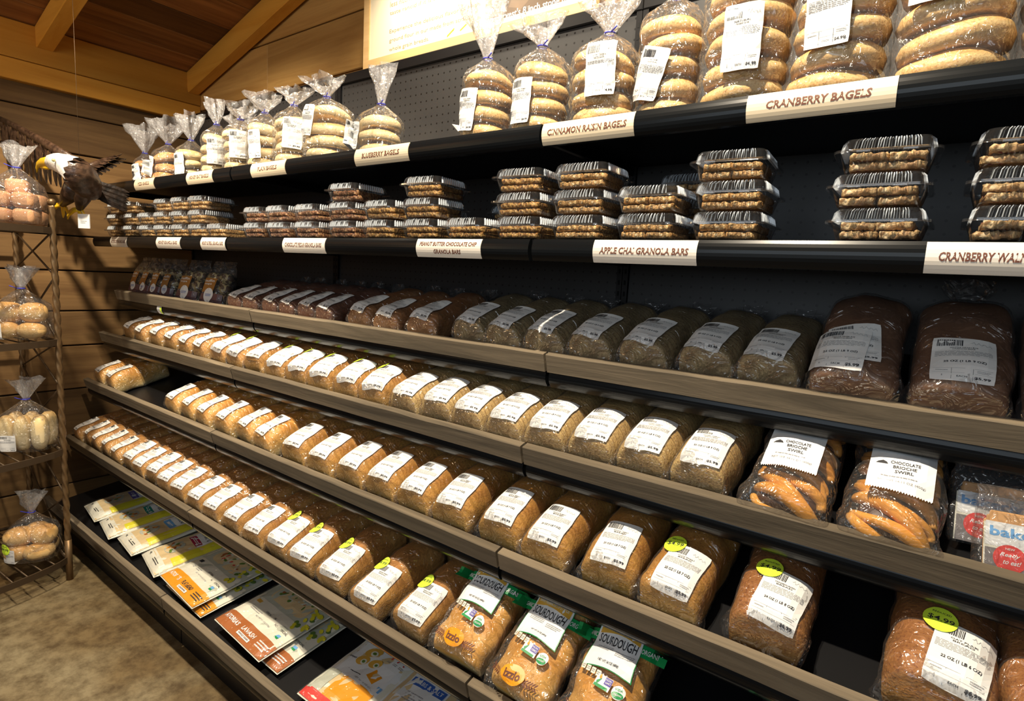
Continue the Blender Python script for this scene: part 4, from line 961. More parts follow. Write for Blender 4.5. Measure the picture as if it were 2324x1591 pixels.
def blob(c, r, seed, sq=0.0, rot=0.0):
    mb = MB(); rings = []; n = 16
    for i in range(1, 10):
        a = math.pi * i / 10; rg = []
        for k in range(n):
            t = 2 * math.pi * k / n; e = 1 - sq
            x = math.sin(a) ** e * math.copysign(abs(math.cos(t)) ** e, math.cos(t)); y = math.sin(a) ** e * math.copysign(abs(math.sin(t)) ** e, math.sin(t)); z = -math.copysign(abs(math.cos(a)) ** e, math.cos(a))
            p = Vector((x * r[0], y * r[1], z * r[2])); d = 1 + 0.05 * nz(p, 25, seed); x_, y_ = p.x * d, p.y * d
            rg.append(Vector((x_ * math.cos(rot) - y_ * math.sin(rot), x_ * math.sin(rot) + y_ * math.cos(rot), p.z * d)))
        rings.append(rg)
    mb.loft(rings, 0, True, True); return mb
def roll_bag(loc, rolls, mat, wx, wy, H, seed, label, rz, lab=None, dot=False, flare=(0.045, 0.075), lab_off=(0, 0)):
    root = empty('roll_bag', loc, label, 'rolls', 'tied bags of rolls on the iron rack', rot=(0, 0, rz))
    for i, (x, y, z, r, sq, rt) in enumerate(rolls):
        blob((0, 0, 0), r, seed + i, sq, rt).build('bread_roll', mat, root, (x, y, z))
    m_ = 40; rings = []
    def ring(zc, ra, rb, fold, nf, sq=3.0, cx=0):
        o_ = []
        for k in range(m_):
            t = 2 * math.pi * k / m_; c, s = math.cos(t), math.sin(t); q = 1 + fold * math.sin(nf * t + seed) + fold * 0.6 * math.sin((2 * nf + 1) * t)
            p = Vector((ra * math.copysign(abs(c) ** (2 / sq), c) * q + cx, rb * math.copysign(abs(s) ** (2 / sq), s) * q, zc)); d = 1 + 0.04 * nz(p, 30, seed); o_.append(Vector((p.x * d, p.y * d, zc)))
        return o_
    rings += [ring(0.001, wx * 0.85, wy * 0.8, 0, 3), ring(0.006, wx, wy, 0.01, 5), ring(H * 0.35, wx * 1.02, wy * 1.02, 0.02, 5), ring(H * 0.7, wx, wy, 0.025, 7), ring(H * 0.95, wx * 0.86, wy * 0.82, 0.05, 8), ring(H * 1.0 + 0.02, wx * 0.5, wy * 0.5, 0.1, 9, 2.2), ring(H + 0.045, 0.013, 0.012, 0.15, 9, 2)]
    nl = len(rings); fr, fh = flare
    low = MB(); low.loft(rings, 0, True, False)
    rings += [ring(H + 0.053, 0.01, 0.009, 0.15, 9, 2), ring(H + 0.053 + fh * 0.45, fr * 0.6, fr * 0.5, 0.2, 5, 2), ring(H + 0.053 + fh, fr, fr * 0.75, 0.3, 4, 2, 0.006)]
    for q in rings[-1]: q.z += 0.014 * nz(q, 35, seed + 8)
    mb = MB(); mb.loft(rings[:nl + 1], 0, True, False); mb.build('plastic_bag', M_film, root)
    mb = MB(); mb.loft(rings[nl:], 0, True, False); mb.build('gathered_bag_top', M_bagtop, root)
    mb = MB(); mb.tube([Vector((0.012 * math.cos(a), 0.012 * math.sin(a), H + 0.049)) for a in [k * 0.7 for k in range(10)]], 0.0018, 6); mb.tube([Vector((-0.008, -0.009, H + 0.049)), Vector((-0.03, -0.014, H + 0.058))], 0.0014, 5); mb.build('twist_tie', M_tie, root)
    if lab:
        bv = bvh_of(low.v, low.f); make_label('price_label', bv, Vector((lab_off[0], 0, lab_off[1])), (1, 0, 0), (0, 0, 1), (('DINNER', 'ROLLS'), '', '4.99'), lab[0], lab[1], 0.0015, root)
        if dot: make_dot(bv, Vector((lab_off[0] - 0.012, 0, lab_off[1] + lab[1] * 0.5)), (1, 0, 0), (0, 0, 1), root, off=0.003)
    return root
FZ = math.radians(52)     # the bags face into the room, towards the aisle
sq_ = (0.034, 0.034, 0.028)
roll_bag((-1.985, -0.875, LV[3] + 0.012), [(x, y, z, sq_, 0.45, 0) for z in (0.03, 0.085) for x in (-0.037, 0.037) for y in (-0.033, 0.033)] + [(0.0, 0, 0.132, sq_, 0.45, 0.3)], C_roll2, 0.082, 0.074, 0.15, 2, 'bag of pinkish square rolls on the top tier of the iron rack', FZ)
rr_ = (0.042, 0.036, 0.034)
roll_bag((-2.01, -0.875, LV[2] + 0.012), [(-0.04, -0.03, 0.036, rr_, 0.1, 0.2), (0.04, -0.032, 0.034, (0.045, 0.034, 0.03), 0.1, 0), (0.0, 0.035, 0.036, rr_, 0.1, 0), (-0.035, -0.02, 0.098, (0.046, 0.04, 0.038), 0.1, 0.4), (0.04, -0.015, 0.098, (0.044, 0.04, 0.038), 0.1, 0.1)], C_roll, 0.086, 0.074, 0.135, 4, 'bag of round golden rolls on the second tier of the iron rack', FZ, (0.05, 0.062), lab_off=(-0.055, 0.03))
bn = (0.026, 0.034, 0.066)
roll_bag((-2.03, -0.875, LV[1] + 0.012), [(x, y, 0.07, bn, 0.25, 0.1) for x in (-0.052, 0.0, 0.053) for y in (-0.03, 0.034)], C_bun, 0.086, 0.072, 0.142, 6, 'bag of upright golden buns on the third tier, nearest the twisted post', FZ, (0.052, 0.06), lab_off=(-0.03, 0.04))
roll_bag((-2.09, -1.06, LV[1] + 0.012), [(x, y, 0.07, bn, 0.25, 0.1) for x in (-0.052, 0.0, 0.053) for y in (-0.03, 0.034)], C_bun, 0.086, 0.072, 0.142, 7, 'second bag of buns on the third tier, cut off by left picture edge', FZ)
roll_bag((-2.04, -0.875, LV[0] + 0.012), [(-0.035, -0.02, 0.092, (0.05, 0.042, 0.036), 0.1, 0.4), (0.042, -0.012, 0.092, (0.044, 0.042, 0.04), 0.1, 0.1), (0.0, 0.035, 0.09, rr_, 0.1, 0), (-0.04, -0.03, 0.036, rr_, 0.1, 0.2), (0.035, -0.036, 0.036, (0.05, 0.036, 0.032), 0.1, 0.5), (0.03, 0.03, 0.036, rr_, 0.1, 0)], C_roll, 0.082, 0.072, 0.132, 9, 'bag of golden rolls with a green dot on the lowest rack tier', FZ, (0.045, 0.06), True, lab_off=(-0.05, 0.03))

# ------------------------------------------------------------------ carved eagle hanging between rack and shelves
M_feather = None
def feather_mat(name, a, b):
    m, N, L, out = newmat(name); tc = N('TexCoord'); n = N('TexNoise'); n.inputs['Scale'].default_value = 60; n.inputs['Detail'].default_value = 3; L(tc.outputs['Object'], n.inputs['Vector'])
    r = ramp(N, [(0.35, a), (0.65, b)]); L(n.outputs['Fac'], r.inputs[0]); s = N('BsdfPrincipled'); L(r.outputs[0], s.inputs['Base Color']); s.inputs['Roughness'].default_value = 0.32
    bp = N('Bump'); bp.inputs['Strength'].default_value = 0.7; bp.inputs['Distance'].default_value = 0.003; L(n.outputs['Fac'], bp.inputs['Height']); L(bp.outputs[0], s.inputs['Normal']); L(s.outputs[0], out.inputs[0]); return m
M_fb = feather_mat('dark_brown_plumage', (0.03, 0.016, 0.01), (0.09, 0.05, 0.03)); M_fk = feather_mat('black_flight_feathers', (0.008, 0.006, 0.005), (0.03, 0.02, 0.015))
M_fw = feather_mat('white_head_plumage', (0.62, 0.6, 0.55), (0.8, 0.78, 0.74)); M_beak = simple('yellow_beak', (0.85, 0.52, 0.02), 0.3); M_eye = simple('pale_eye', (0.5, 0.45, 0.2), 0.2)
eg = empty('eagle_figurine', (-2.1, -0.6, 1.55), 'bald eagle figurine with spread wings hanging between rack and top shelf', 'figurine')
EO = Vector((-2.1, -0.6, 1.55))
def E_(p): return Vector(p) - EO
# one continuous body: white head and neck, brown trunk.  V(x, z, y): reference outline carried to its own depth
def V(x, z, y): k = (y + 1.48) / 0.82; return (0.6765 + (x - 0.6765) * k, y, 1.28 + (z - 1.28) * k)
bp_ = [(-2.46, 1.653, -0.768, 0.006), (-2.445, 1.655, -0.768, 0.017), (-2.40, 1.655, -0.766, 0.028), (-2.33, 1.648, -0.763, 0.034), (-2.26, 1.635, -0.758, 0.038), (-2.20, 1.622, -0.752, 0.043), (-2.14, 1.606, -0.742, 0.050), (-2.13, 1.604, -0.740, 0.053),
       (-2.10, 1.59, -0.73, 0.056), (-2.05, 1.565, -0.712, 0.058), (-2.01, 1.545, -0.694, 0.054), (-1.98, 1.528, -0.675, 0.045), (-1.95, 1.515, -0.655, 0.034), (-1.93, 1.508, -0.64, 0.02), (-1.92, 1.506, -0.635, 0.006)]
path = [(V(a, z, y), r) for a, z, y, r in bp_]
mb = MB(); rings = []; n = 24
for i, (p, r) in enumerate(path):
    p = E_(p); a = E_(path[max(0, i - 1)][0]); b = E_(path[min(len(path) - 1, i + 1)][0]); t = (b - a).normalized(); up = Vector((0, 0, 1)); up = (up - t * up.dot(t)).normalized(); sd = t.cross(up); rg = []
    for k in range(n):
        th = 2 * math.pi * k / n; rr = r * (1 + (0.05 * math.sin(9 * th + i * 2) if i == 6 else 0.03 * math.sin(7 * th + i)))
        sh = t * (0.01 * (k % 2) if i in (6, 7) else 0)
        rg.append(p + (up * math.cos(th) * 1.0 + sd * math.sin(th) * 0.86) * rr + sh)
    rings.append(rg)
mb.loft(rings, 0, True, True)
for fi, f in enumerate(mb.f):
    if max(f) < 7 * n: mb.mi[fi] = 1
mb.build('body', [M_fb, M_fw], eg)
mb = MB(); bk = [(-2.42, 1.656, 0.02), (-2.47, 1.662, 0.0185), (-2.54, 1.665, 0.016), (-2.59, 1.66, 0.0125), (-2.615, 1.645, 0.008), (-2.62, 1.625, 0.002)]
mb.tube([E_(V(a, z, -0.77)) for a, z, r in bk], [r for a, z, r in bk], 12, ell=0.6); mb.tube([E_(V(-2.42, 1.64, -0.77)), E_(V(-2.5, 1.64, -0.77)), E_(V(-2.57, 1.645, -0.77))], [0.012, 0.009, 0.003], 10, ell=0.6); mb.build('beak', M_beak, eg)
mb = MB(); mb.sphere(E_(V(-2.385, 1.662, -0.795)), 0.006, 10, 8); mb.build('eye', M_eye, eg)
def feathers(name, rows, parent=eg):
    mb = MB()
    for (p0, p1, d0, d1, l0, l1, cnt, wd, mi) in rows:
        p0, p1, d0, d1 = Vector(p0), Vector(p1), Vector(d0).normalized(), Vector(d1).normalized()
        for i in range(cnt):
            q = i / max(1, cnt - 1); p = p0.lerp(p1, q); d = d0.lerp(d1, q).normalized(); l = l0 + (l1 - l0) * q; ax = (p1 - p0).normalized(); ax = (ax - d * ax.dot(d)).normalized(); nn = d.cross(ax)
            lift = nn * (0.0025 * (i % 2)); ws = [(0, 0.45), (0.25, 0.95), (0.6, 1.0), (0.85, 0.75), (1.0, 0.12)]
            top = []
            for s, w_ in ws: c = p + d * l * s + nn * (0.01 * s * s) + lift; top.append((c - ax * wd * w_ * 0.5, c + nn * 0.002, c + ax * wd * w_ * 0.5, c - nn * 0.002))
            mb.loft([[E_(x) for x in r] for r in top], mi, False, True)
    mb.build(name, [M_fb, M_fk], parent)
A0, A1 = V(-2.10, 1.63, -0.685), V(-3.2, 1.93, -0.80)
def up_(p, dz, dy=0.0): return (p[0], p[1] + dy, p[2] + dz)
feathers('left_wing', [(up_(A0, -0.03, 0.006), up_(A1, -0.05, 0.006), (-0.25, 0, -1), (-0.12, 0, -1), 0.085, 0.16, 17, 0.03, 1), (up_(A0, -0.012, 0.0), up_(A1, -0.02, 0.0), (-0.2, -0.05, -1), (-0.1, -0.05, -1), 0.06, 0.10, 19, 0.024, 0),
        (A0, A1, (-0.15, -0.12, -1), (-0.1, -0.1, -1), 0.035, 0.05, 22, 0.02, 0)])
mb = MB(); mb.tube([E_(up_(A0, -0.005)), E_(Vector(A0).lerp(Vector(A1), 0.4) + Vector((0, 0, 0.006))), E_(Vector(A0).lerp(Vector(A1), 0.75) + Vector((0, 0, 0.004))), E_(A1)], [0.024, 0.016, 0.013, 0.008], 10, ell=0.6); mb.build('left_wing_edge', M_fb, eg)
B0, B1 = V(-2.03, 1.605, -0.66), V(-1.72, 1.625, -0.525)
feathers('right_wing', [(up_(B0, -0.012, 0.004), up_(B1, -0.008, 0.004), (0.6, 0.25, -0.6), (1, 0.2, -0.25), 0.05, 0.07, 10, 0.026, 1), (B0, B1, (0.5, 0.2, -0.5), (1, 0.2, -0.1), 0.035, 0.05, 12, 0.02, 0)])
mb = MB(); mb.tube([E_(up_(B0, -0.01)), E_(Vector(B0).lerp(Vector(B1), 0.5)), E_(B1)], [0.02, 0.012, 0.006], 10); mb.build('right_wing_edge', M_fb, eg)
T0, T1 = Vector(V(-1.95, 1.53, -0.65)), Vector(V(-1.61, 1.478, -0.545)); td = (T1 - T0); tl_ = td.length
feathers('tail', [(T0 + Vector((0, 0, 0.02)), T0 + Vector((0, 0.005, -0.028)), td, td + Vector((0, 0, -0.03)), tl_, tl_ * 0.95, 8, 0.022, 1), (T0 + Vector((-0.01, 0, 0.024)), T0 + Vector((-0.01, 0.004, -0.026)), td, td + Vector((0, 0, -0.02)), tl_ * 0.5, tl_ * 0.5, 8, 0.018, 0)])
for (hx, hz, fx, fz, yy) in ((-2.13, 1.545, -2.30, 1.476, -0.72), (-2.03, 1.54, -2.10, 1.452, -0.70)):
    H_, F_ = Vector(V(hx, hz, yy)), Vector(V(fx, fz, yy))
    mb = MB(); mb.tube([E_(H_), E_(H_.lerp(F_, 0.55)), E_(F_)], [0.036, 0.027, 0.011], 12); mb.build('leg', M_fb, eg)
    mb = MB()
    for dx, dz, dy in ((-0.075, -0.008, -0.012), (-0.065, -0.028, -0.02), (-0.035, -0.038, 0.01), (0.014, -0.03, 0.012)):
        a = E_(F_); mb.tube([a, a + Vector((dx * 0.5, dy * 0.5, dz * 0.4 + 0.004)), a + Vector((dx * 0.9, dy, dz * 0.9)), a + Vector((dx, dy, dz - 0.01))], [0.008, 0.0065, 0.005, 0.002], 8)
    mb.build('talons', M_beak, eg)
TG = Vector(V(-2.06, 1.405, -0.71))
P = Print(); P.rect(0, 0, 0.05, 0.052, M_paper, 0, 2, 2); P.rect(0, 0, 0.05, 0.052, M_paper, -6, 2, 2); P.lines(0, -0.003, 0.028, 0.012, 2, M_grey, 1, 3)
P.build('hang_tag', flat_map(E_(TG), (0.9, 0.45, 0), (0, 0, 1)), eg)
bk_ = Vector(V(-2.08, 1.6, -0.715))
mb = MB(); mb.tube([E_(bk_), E_((bk_.x, bk_.y, 2.32))], 0.0006, 5); mb.tube([E_(F_), E_(TG + Vector((0, 0, 0.02)))], 0.0006, 5); mb.build('hanging_wire', M_iron2, eg)

# ------------------------------------------------------------------ cookie pouches, upper bread shelf, left
C_cookie = crumb('chip_muffin_crumb', (0.10, 0.05, 0.02), (0.45, 0.36, 0.16), (0.60, 0.48, 0.24), 70, 1.0)
M_pouchb = simple('amber_brown_print', (0.38, 0.17, 0.04), 0.3); M_pouchp = simple('plum_brown_print', (0.13, 0.06, 0.07), 0.3)
def pouch(loc, w_, h, th, tilt, rz, art, label, group, name='snack_pouch', cat='snack bag', filling=C_cookie, seed=1):
    root = empty(name, loc, label, cat, group, rot=(Matrix.Rotation(rz, 3, 'Z') @ Matrix.Rotation(-tilt, 3, 'X')).to_euler())
    rd_ = random.Random(seed)
    rings = []; m_ = 36
    for i, (z, a, b) in enumerate([(0.001, 0.95, 0.75), (h * 0.05, 1, 1), (h * 0.3, 1.0, 1.05), (h * 0.6, 0.98, 0.9), (h * 0.8, 0.97, 0.5), (h * 0.9, 0.96, 0.14), (h * 0.915, 0.96, 0.04), (h, 0.98, 0.03)]):
        rg = []
        for k in range(m_):
            t = 2 * math.pi * k / m_; c, s = math.cos(t), math.sin(t); p = Vector((w_ / 2 * a * math.copysign(abs(c) ** 0.6, c), th / 2 * b * math.copysign(abs(s) ** 0.8, s), z)); d = 0.004 * nz(p, 35, seed) + 0.002 * nz(p, 80, seed)
            rg.append(Vector((p.x + d, p.y + d * (1 if z < h * 0.9 else 1.5), p.z + d * (0.5 if z > 0.01 else 0))))
        rings.append(rg)
    mb = MB(); mb.loft(rings, 0, True, True); mb.build('plastic_bag', M_film, root); bv = bvh_of(mb.v, mb.f)
    for j in range(3):
        for i in range(2):
            blob((0, 0, 0), (w_ * 0.22, th * 0.34, h * 0.12), seed + j, 0.1).build('muffin', filling, root, ((i - 0.5) * w_ * 0.46, rd_.uniform(-0.004, 0.004), h * (0.15 + 0.23 * j)))
    P = Print(); art(P, w_, h); P.build('printed_front', proj_map(bv, (0, -th, h * 0.42), (1, 0, 0), (0, 0, 1), 0.0012), root)
    return root
def cookie_art(P, w_, h):
    P.rect(0, -h * 0.3, w_ * 0.9, h * 0.2, M_pouchp, 0, 8, 3); P.rect(-w_ * 0.14, -h * 0.02, w_ * 0.6, h * 0.32, M_pouchb, 0, 7, 5)
    P.text('muffin', -w_ * 0.12, h * 0.08, w_ * 0.42, h * 0.06, M_white, 1); P.text('tops', -w_ * 0.12, h * 0.0, w_ * 0.3, h * 0.05, M_white, 1)
    P.disc(0.0, -h * 0.24, w_ * 0.19, w_ * 0.19, M_white, 1, 18, 3); P.lines(0, -h * 0.24, w_ * 0.24, h * 0.06, 3, M_blue, 2, 5)
for i, (px_, lb) in enumerate([(-2.37, 'leftmost muffin pouch at the wall end of upper bread shelf'), (-2.262, 'second muffin pouch from the left on upper bread shelf'), (-2.15, 'third muffin pouch from the left on upper bread shelf'), (-2.035, 'fourth muffin pouch from the left on upper bread shelf'), (-1.85, 'widest muffin pouch, muffins showing, fifth on upper bread shelf'), (-1.64, 'darkest muffin pouch, next to the first rye loaf')]):
    pouch((px_, *deck_pt('r3', 0.06, 0.004)), 0.105 if i < 4 else 0.15, 0.185, 0.075, 0.3, 0.15, cookie_art, lb, 'muffin pouches on the upper bread shelf', seed=i + 3)

# ------------------------------------------------------------------ chocolate brioche swirls, second bread shelf
M_amber = crust('glazed_brioche', (0.72, 0.27, 0.03), (0.80, 0.36, 0.06), (0.75, 0.42, 0.12), bumps=0.25, rough=0.22); M_chocf = simple('dark_chocolate_filling', (0.06, 0.025, 0.015), 0.4)
def swirl(x, label, seed, labshift, lean):
    y, z, tl, _ = ROWS['r4']; root = empty('brioche_swirl', (x, *deck_pt('r4', 0.008, 0.006)), label, 'bread', 'chocolate brioche swirls', rot=(math.radians(lean), 0, 0))
    w_, l, h = 0.108, 0.21, 0.072
    mb = MB(); mb.loft(loaf_rings(w_ * 0.86, l, h * 0.8, 0, 32, 0.004, seed)); mb.build('chocolate_layer', M_chocf, root)
    def surf(xx, s_):        # arc length s_ up the front end and back over the top
        e = max(0.0, 1 - (abs(xx) / (w_ * 0.5)) ** 2.6) ** 0.45; hh = 0.012 + (h * 0.86 - 0.012) * e; r_ = 0.026
        if s_ < hh - r_: return Vector((xx, 0.002, max(0.004, s_)))
        t_ = (s_ - (hh - r_)) / (r_ * 1.57)
        if t_ < 1: return Vector((xx, 0.002 + r_ * (1 - math.cos(t_ * 1.57)), hh - r_ + r_ * math.sin(t_ * 1.57)))
        return Vector((xx, 0.002 + r_ + (s_ - (hh - r_) - r_ * 1.57), hh))
    for k in range(12):      # slanting glazed strands with dark filling between them
        mb = MB(); pts = []; rs = []
        for i in range(26):
            q = i / 25; xx = w_ * 0.47 * math.sin((q - 0.5) * math.pi)
            s_ = 0.03 + 0.0235 * k - 0.075 * (q - 0.5) + 0.008 * math.sin(5 * q + k * 2.1 + seed) - 0.03 * (1 - math.sin(math.pi * q))
            if s_ < 0.006 or s_ > 0.25: continue
            pts.append(surf(xx, s_)); rs.append((0.0105 + 0.003 * math.sin(4 * q + k * 2.3 + seed)) * (0.55 + 0.45 * math.sin(math.pi * q)))
        if len(pts) > 4: mb.tube(pts, rs, 10, ell=1.0); mb.build('glazed_strand', M_amber, root)
    bag = MB(); rings = loaf_rings(w_ * 1.1, l + 0.02, h * 1.2, 0.003, 44, 0.006, seed, wr=0.004); bag.loft(rings, 0, True, True); bag.build('plastic_bag', M_film, root, (0, -0.008, 0)); bv = bvh_of(bag.v, bag.f)
    P = Print(); W_, H_ = 0.084, 0.105; P.rect(0, 0, W_, H_, M_white, 0, 8, 10)
    for k in range(24): P._add([(-W_ / 2 + W_ * k / 24, 0), (-W_ / 2 + W_ * (k + 1) / 24, 0), (-W_ / 2 + W_ * (k + 0.5) / 24, -0.003)], [(0, 2, 1)], M_white, 0, 0, (0, -H_ / 2 + 0.0001))
    P._add([(-0.034, 0), (-0.018, 0), (-0.02, 0.004), (-0.025, 0.007), (-0.031, 0.004)], [(0, 1, 2, 3, 4)], M_ink, 1, 0, (0, -0.002))
    P.text('CHOCOLATE', 0.004, 0.003, 0.038, 0.0062, M_ink, 1, bold=0.02); P.text('BRIOCHE', 0.004, -0.006, 0.03, 0.0062, M_ink, 1, bold=0.02); P.text('SWIRL', 0.004, -0.015, 0.024, 0.0062, M_ink, 1, bold=0.02)
    P.lines(0, -0.026, 0.05, 0.004, 1, M_grey, 1, 7); P.text('NET WT 14.11 OZ (400g)', 0.002, -0.036, 0.06, 0.005, M_grey, 1)
    n_ = Vector((0, -0.42, 0.907)); uy = Vector((0, 0.907, 0.42)); o = P.build('paper_label', proj_map(bv, (labshift, 0.118, h), (1, 0, 0), uy, 0.003, 0.0005), root); o.location = (0, -0.008, 0)
    return root
swirl(0.512, 'glazed chocolate brioche swirl in clear bag, left one of the pair', 3, -0.004, 27)
swirl(0.655, 'glazed chocolate brioche swirl in clear bag, right one of the pair', 8, 0.004, 27)

# ------------------------------------------------------------------ ready-to-eat packs at the right picture edge
M_greyp = simple('warm_grey_print', (0.2, 0.18, 0.18), 0.5); C_crepe = simple('folded_crepe', (0.62, 0.33, 0.12), 0.5)
def crepe_pack(x, dy, label, seed, rz):
    y, z, tl, _ = ROWS['r4']; root = empty('crepe_pack', (x, *deck_pt('r4', dy, 0.006)), label, 'snack bag', 'packs of crepes on the second bread shelf', rot=(Matrix.Rotation(rz, 3, 'Z') @ Matrix.Rotation(math.radians(-22), 3, 'X')).to_euler())
    mb = MB(); mb.bbox(-0.068, 0.068, -0.0165, -0.0155, 0.004, 0.088, 0.0003); mb.build('card', M_iv, root)
    P = Print(); P.rect(0, 0.025, 0.132, 0.038, M_white, 0); P.rect(0, -0.02, 0.132, 0.044, M_greyp, 0); P.text('bakerly', -0.018, 0.027, 0.085, 0.02, M_lblue, 1, bold=0.03)
    P.disc(-0.034, -0.011, 0.0215, 0.0215, M_red, 1, 28, 1); P.text('NEW', -0.034, 0.004, 0.012, 0.0034, M_white, 2); P.text('Ready', -0.034, -0.006, 0.026, 0.008, M_white, 2, shear=0.4); P.text('to eat!', -0.031, -0.016, 0.023, 0.0075, M_white, 2, shear=0.4)
    P.text('6 - 1.23 oz (35g) pieces', 0.002, -0.037, 0.1, 0.0055, M_white, 1)
    P.build('card_print', flat_map((0, -0.0168, 0.046), (1, 0, 0), (0, 0, 1)), root)
    for k in range(5): mb = MB(); mb.bbox(-0.06 + 0.003 * (k % 2), 0.058, -0.013 + k * 0.0072, -0.0075 + k * 0.0072, 0.006, 0.108 - 0.003 * k, 0.0025); mb.build('crepe', C_crepe, root)
    root.scale = (0.86, 0.86, 0.86)
    rings = []; m_ = 40
    for i, (zz_, a, b) in enumerate([(0.0005, 0.98, 0.9), (0.01, 1.02, 1.05), (0.06, 1.03, 1.1), (0.11, 1.02, 1.0), (0.125, 1.0, 0.6), (0.135, 0.95, 0.12), (0.15, 1.0, 0.08)]):
        rg = []
        for k in range(m_):
            t = 2 * math.pi * k / m_; c, s = math.cos(t), math.sin(t); p = Vector((0.074 * a * math.copysign(abs(c) ** 0.4, c), 0.023 * b * math.copysign(abs(s) ** 0.5, s) + 0.002, zz_)); d = 0.005 * nz(p, 40, seed)
            rg.append(Vector((p.x + d, p.y + (d if p.y > 0 else -abs(d)), p.z + (d if zz_ > 0.1 else 0))))
        rings.append(rg)
    mb = MB(); mb.loft(rings, 0, True, True); mb.build('plastic_bag', M_film, root)
crepe_pack(0.822, 0.025, 'front crepe pack with blue lettering and red round badge, at right picture edge', 2, 0.18); crepe_pack(0.79, 0.09, 'rear crepe pack leaning behind the front one at right picture edge', 5, 0.1)

# ------------------------------------------------------------------ bagged sourdough, lowest loaf shelf
def sourdough(x, label, seed, rz, rn='r6', lean=30, art='sour', dy=0.02, mat=None, dims=(0.138, 0.235, 0.098)):
    y, z, tl, _ = ROWS[rn]; w_, l, h = dims
    root = empty('sourdough_bag', (x, *deck_pt(rn, dy, 0.006)), label, 'bread', 'printed sourdough bags', rot=(Matrix.Rotation(math.radians(lean), 3, 'X') @ Matrix.Rotation(rz, 3, 'Z')).to_euler())
    mb = MB(); mb.loft(loaf_rings(w_ * 0.93, l * 0.95, h * 0.92, 0, 32, 0.012, seed, cap=0.06)); mb.build('bread', mat or C_gold, root, (0, 0.004, 0.001))
    bag = MB(); rings = loaf_rings(w_, l, h, 0.003, 48, 0.01, seed, cap=0.05, wr=0.003); last = rings[-1]; c0 = Vector((0, l, 0.4 * h))
    for q, rad in ((0.5, 0.6), (1.0, 0.35), (1.6, 0.5)): rings.append([Vector(((p.x) * rad, l + 0.03 * q, c0.z + (p.z - c0.z) * rad)) for p in last])
    bag.loft(rings, 0, True, False); bag.build('plastic_bag', M_film, root); bv = bvh_of(bag.v, bag.f)
    P = Print()
    P.rect(-0.062, 0.052, 0.05, 0.022, M_green, 0, 6, 3, rot=0.05); P.rect(0.062, 0.052, 0.05, 0.022, M_green, 0, 6, 3, rot=-0.05)
    P.text('ORGANIC', -0.06, 0.052, 0.032, 0.009, M_white, 3); P.text('ORGANIC', 0.06, 0.052, 0.032, 0.009, M_white, 3)
    wb = lambda X, Y: (X * (1 + 0.12 * (0.5 - Y / 0.1)), Y + 0.006 * math.cos(X * 45))
    P.rect(0, 0.046, 0.082, 0.1, M_green, 1, 9, 9, wob=lambda X, Y: wb(X * 1.03, Y * 1.03)); P.rect(0, 0.046, 0.082, 0.1, M_white, 2, 9, 9, wob=wb)
    P.rect(0, 0.066, 0.078, 0.016, M_gold, 3, 9, 2, wob=lambda X, Y: (X, Y + 0.006 * math.cos(X * 45)))
    P.text('SAN FRANCISCO STYLE', 0, 0.071, 0.068, 0.007, M_iv, 4); P.text('SOURDOUGH', 0, 0.049, 0.074, 0.017, M_ink, 3, bold=0.012)
    P.lines(-0.018, 0.033, 0.034, 0.009, 3, M_grey, 3, seed); P.lines(0.022, 0.03, 0.034, 0.009, 3, M_grey, 3, seed + 1); P.text('NET WT 24 OZ (680g)', 0.0, 0.011, 0.04, 0.004, M_ink, 3)
    P.disc(0, 0.098, 0.014, 0.012, M_orange, 4, 20, 2)
    P.rect(0.004, -0.022, 0.03, 0.022, M_white, 1, 3, 3, rot=-0.1); P.rect(0.012, -0.019, 0.014, 0.013, M_purple, 2, 2, 2, rot=-0.1); P.text('NON', 0.012, -0.016, 0.011, 0.0038, M_white, 3, rot=-0.1); P.text('GMO', 0.012, -0.0215, 0.011, 0.0038, M_white, 3, rot=-0.1)
    P.rect(0.002, -0.0305, 0.026, 0.0045, M_green, 2, 3, 1, rot=-0.1); P._add([(0, 0), (0.003, 0.002), (0.007, 0.012), (-0.001, 0.005)], [(0, 1, 2, 3)], M_green, 2, 0, (-0.008, -0.028)); P.disc(-0.004, -0.014, 0.0022, 0.004, M_orange, 2, 8, 1)
    P.disc(0.034, -0.028, 0.0115, 0.0115, M_white, 1, 20, 2); P.disc(0.034, -0.0325, 0.0098, 0.0052, M_green, 2, 16, 1); P.text('USDA', 0.034, -0.0235, 0.012, 0.0038, M_green, 3); P.text('ORGANIC', 0.034, -0.032, 0.0145, 0.003, M_white, 3)
    for k in range(4): P.rect(-0.042 + 0.0105 * k, -0.008 - 0.001 * k, 0.0095, 0.0115, M_iv, 1, 1, 1, r=0.002); P.lines(-0.042 + 0.0105 * k, -0.008 - 0.001 * k, 0.006, 0.006, 2, M_grey, 2, k)
    P.build('printed_front', proj_map(bv, (0, 0.105, h * 0.9), (1, 0, 0), (0, 0.92, 0.39), 0.0035, 0.0006), root)
    P = Print(); P.disc(0, 0, 0.0235, 0.0165, M_orange, 1, 26, 5); P.text('izzio', 0, 0.0, 0.032, 0.014, M_brownink, 2, bold=0.03)
    for sd in (-1, 1):
        for k in range(5):
            P.disc(sd * (0.028 + 0.005 * k), -0.004 + 0.003, 0.0045, 0.0014, M_brownink, 1, 8, 1, rot=0.8 * sd); P.disc(sd * (0.028 + 0.005 * k), -0.0075, 0.0045, 0.0014, M_brownink, 1, 8, 1, rot=-0.8 * sd)
        P.rect(sd * 0.04, -0.0055, 0.028, 0.0007, M_brownink, 1)
    P.build('maker_badge', proj_map(bv, (0, 0.03, h * 0.85), (1, 0, 0), (0, 0.8, 0.6), 0.005, 0.0009), root)
    return root
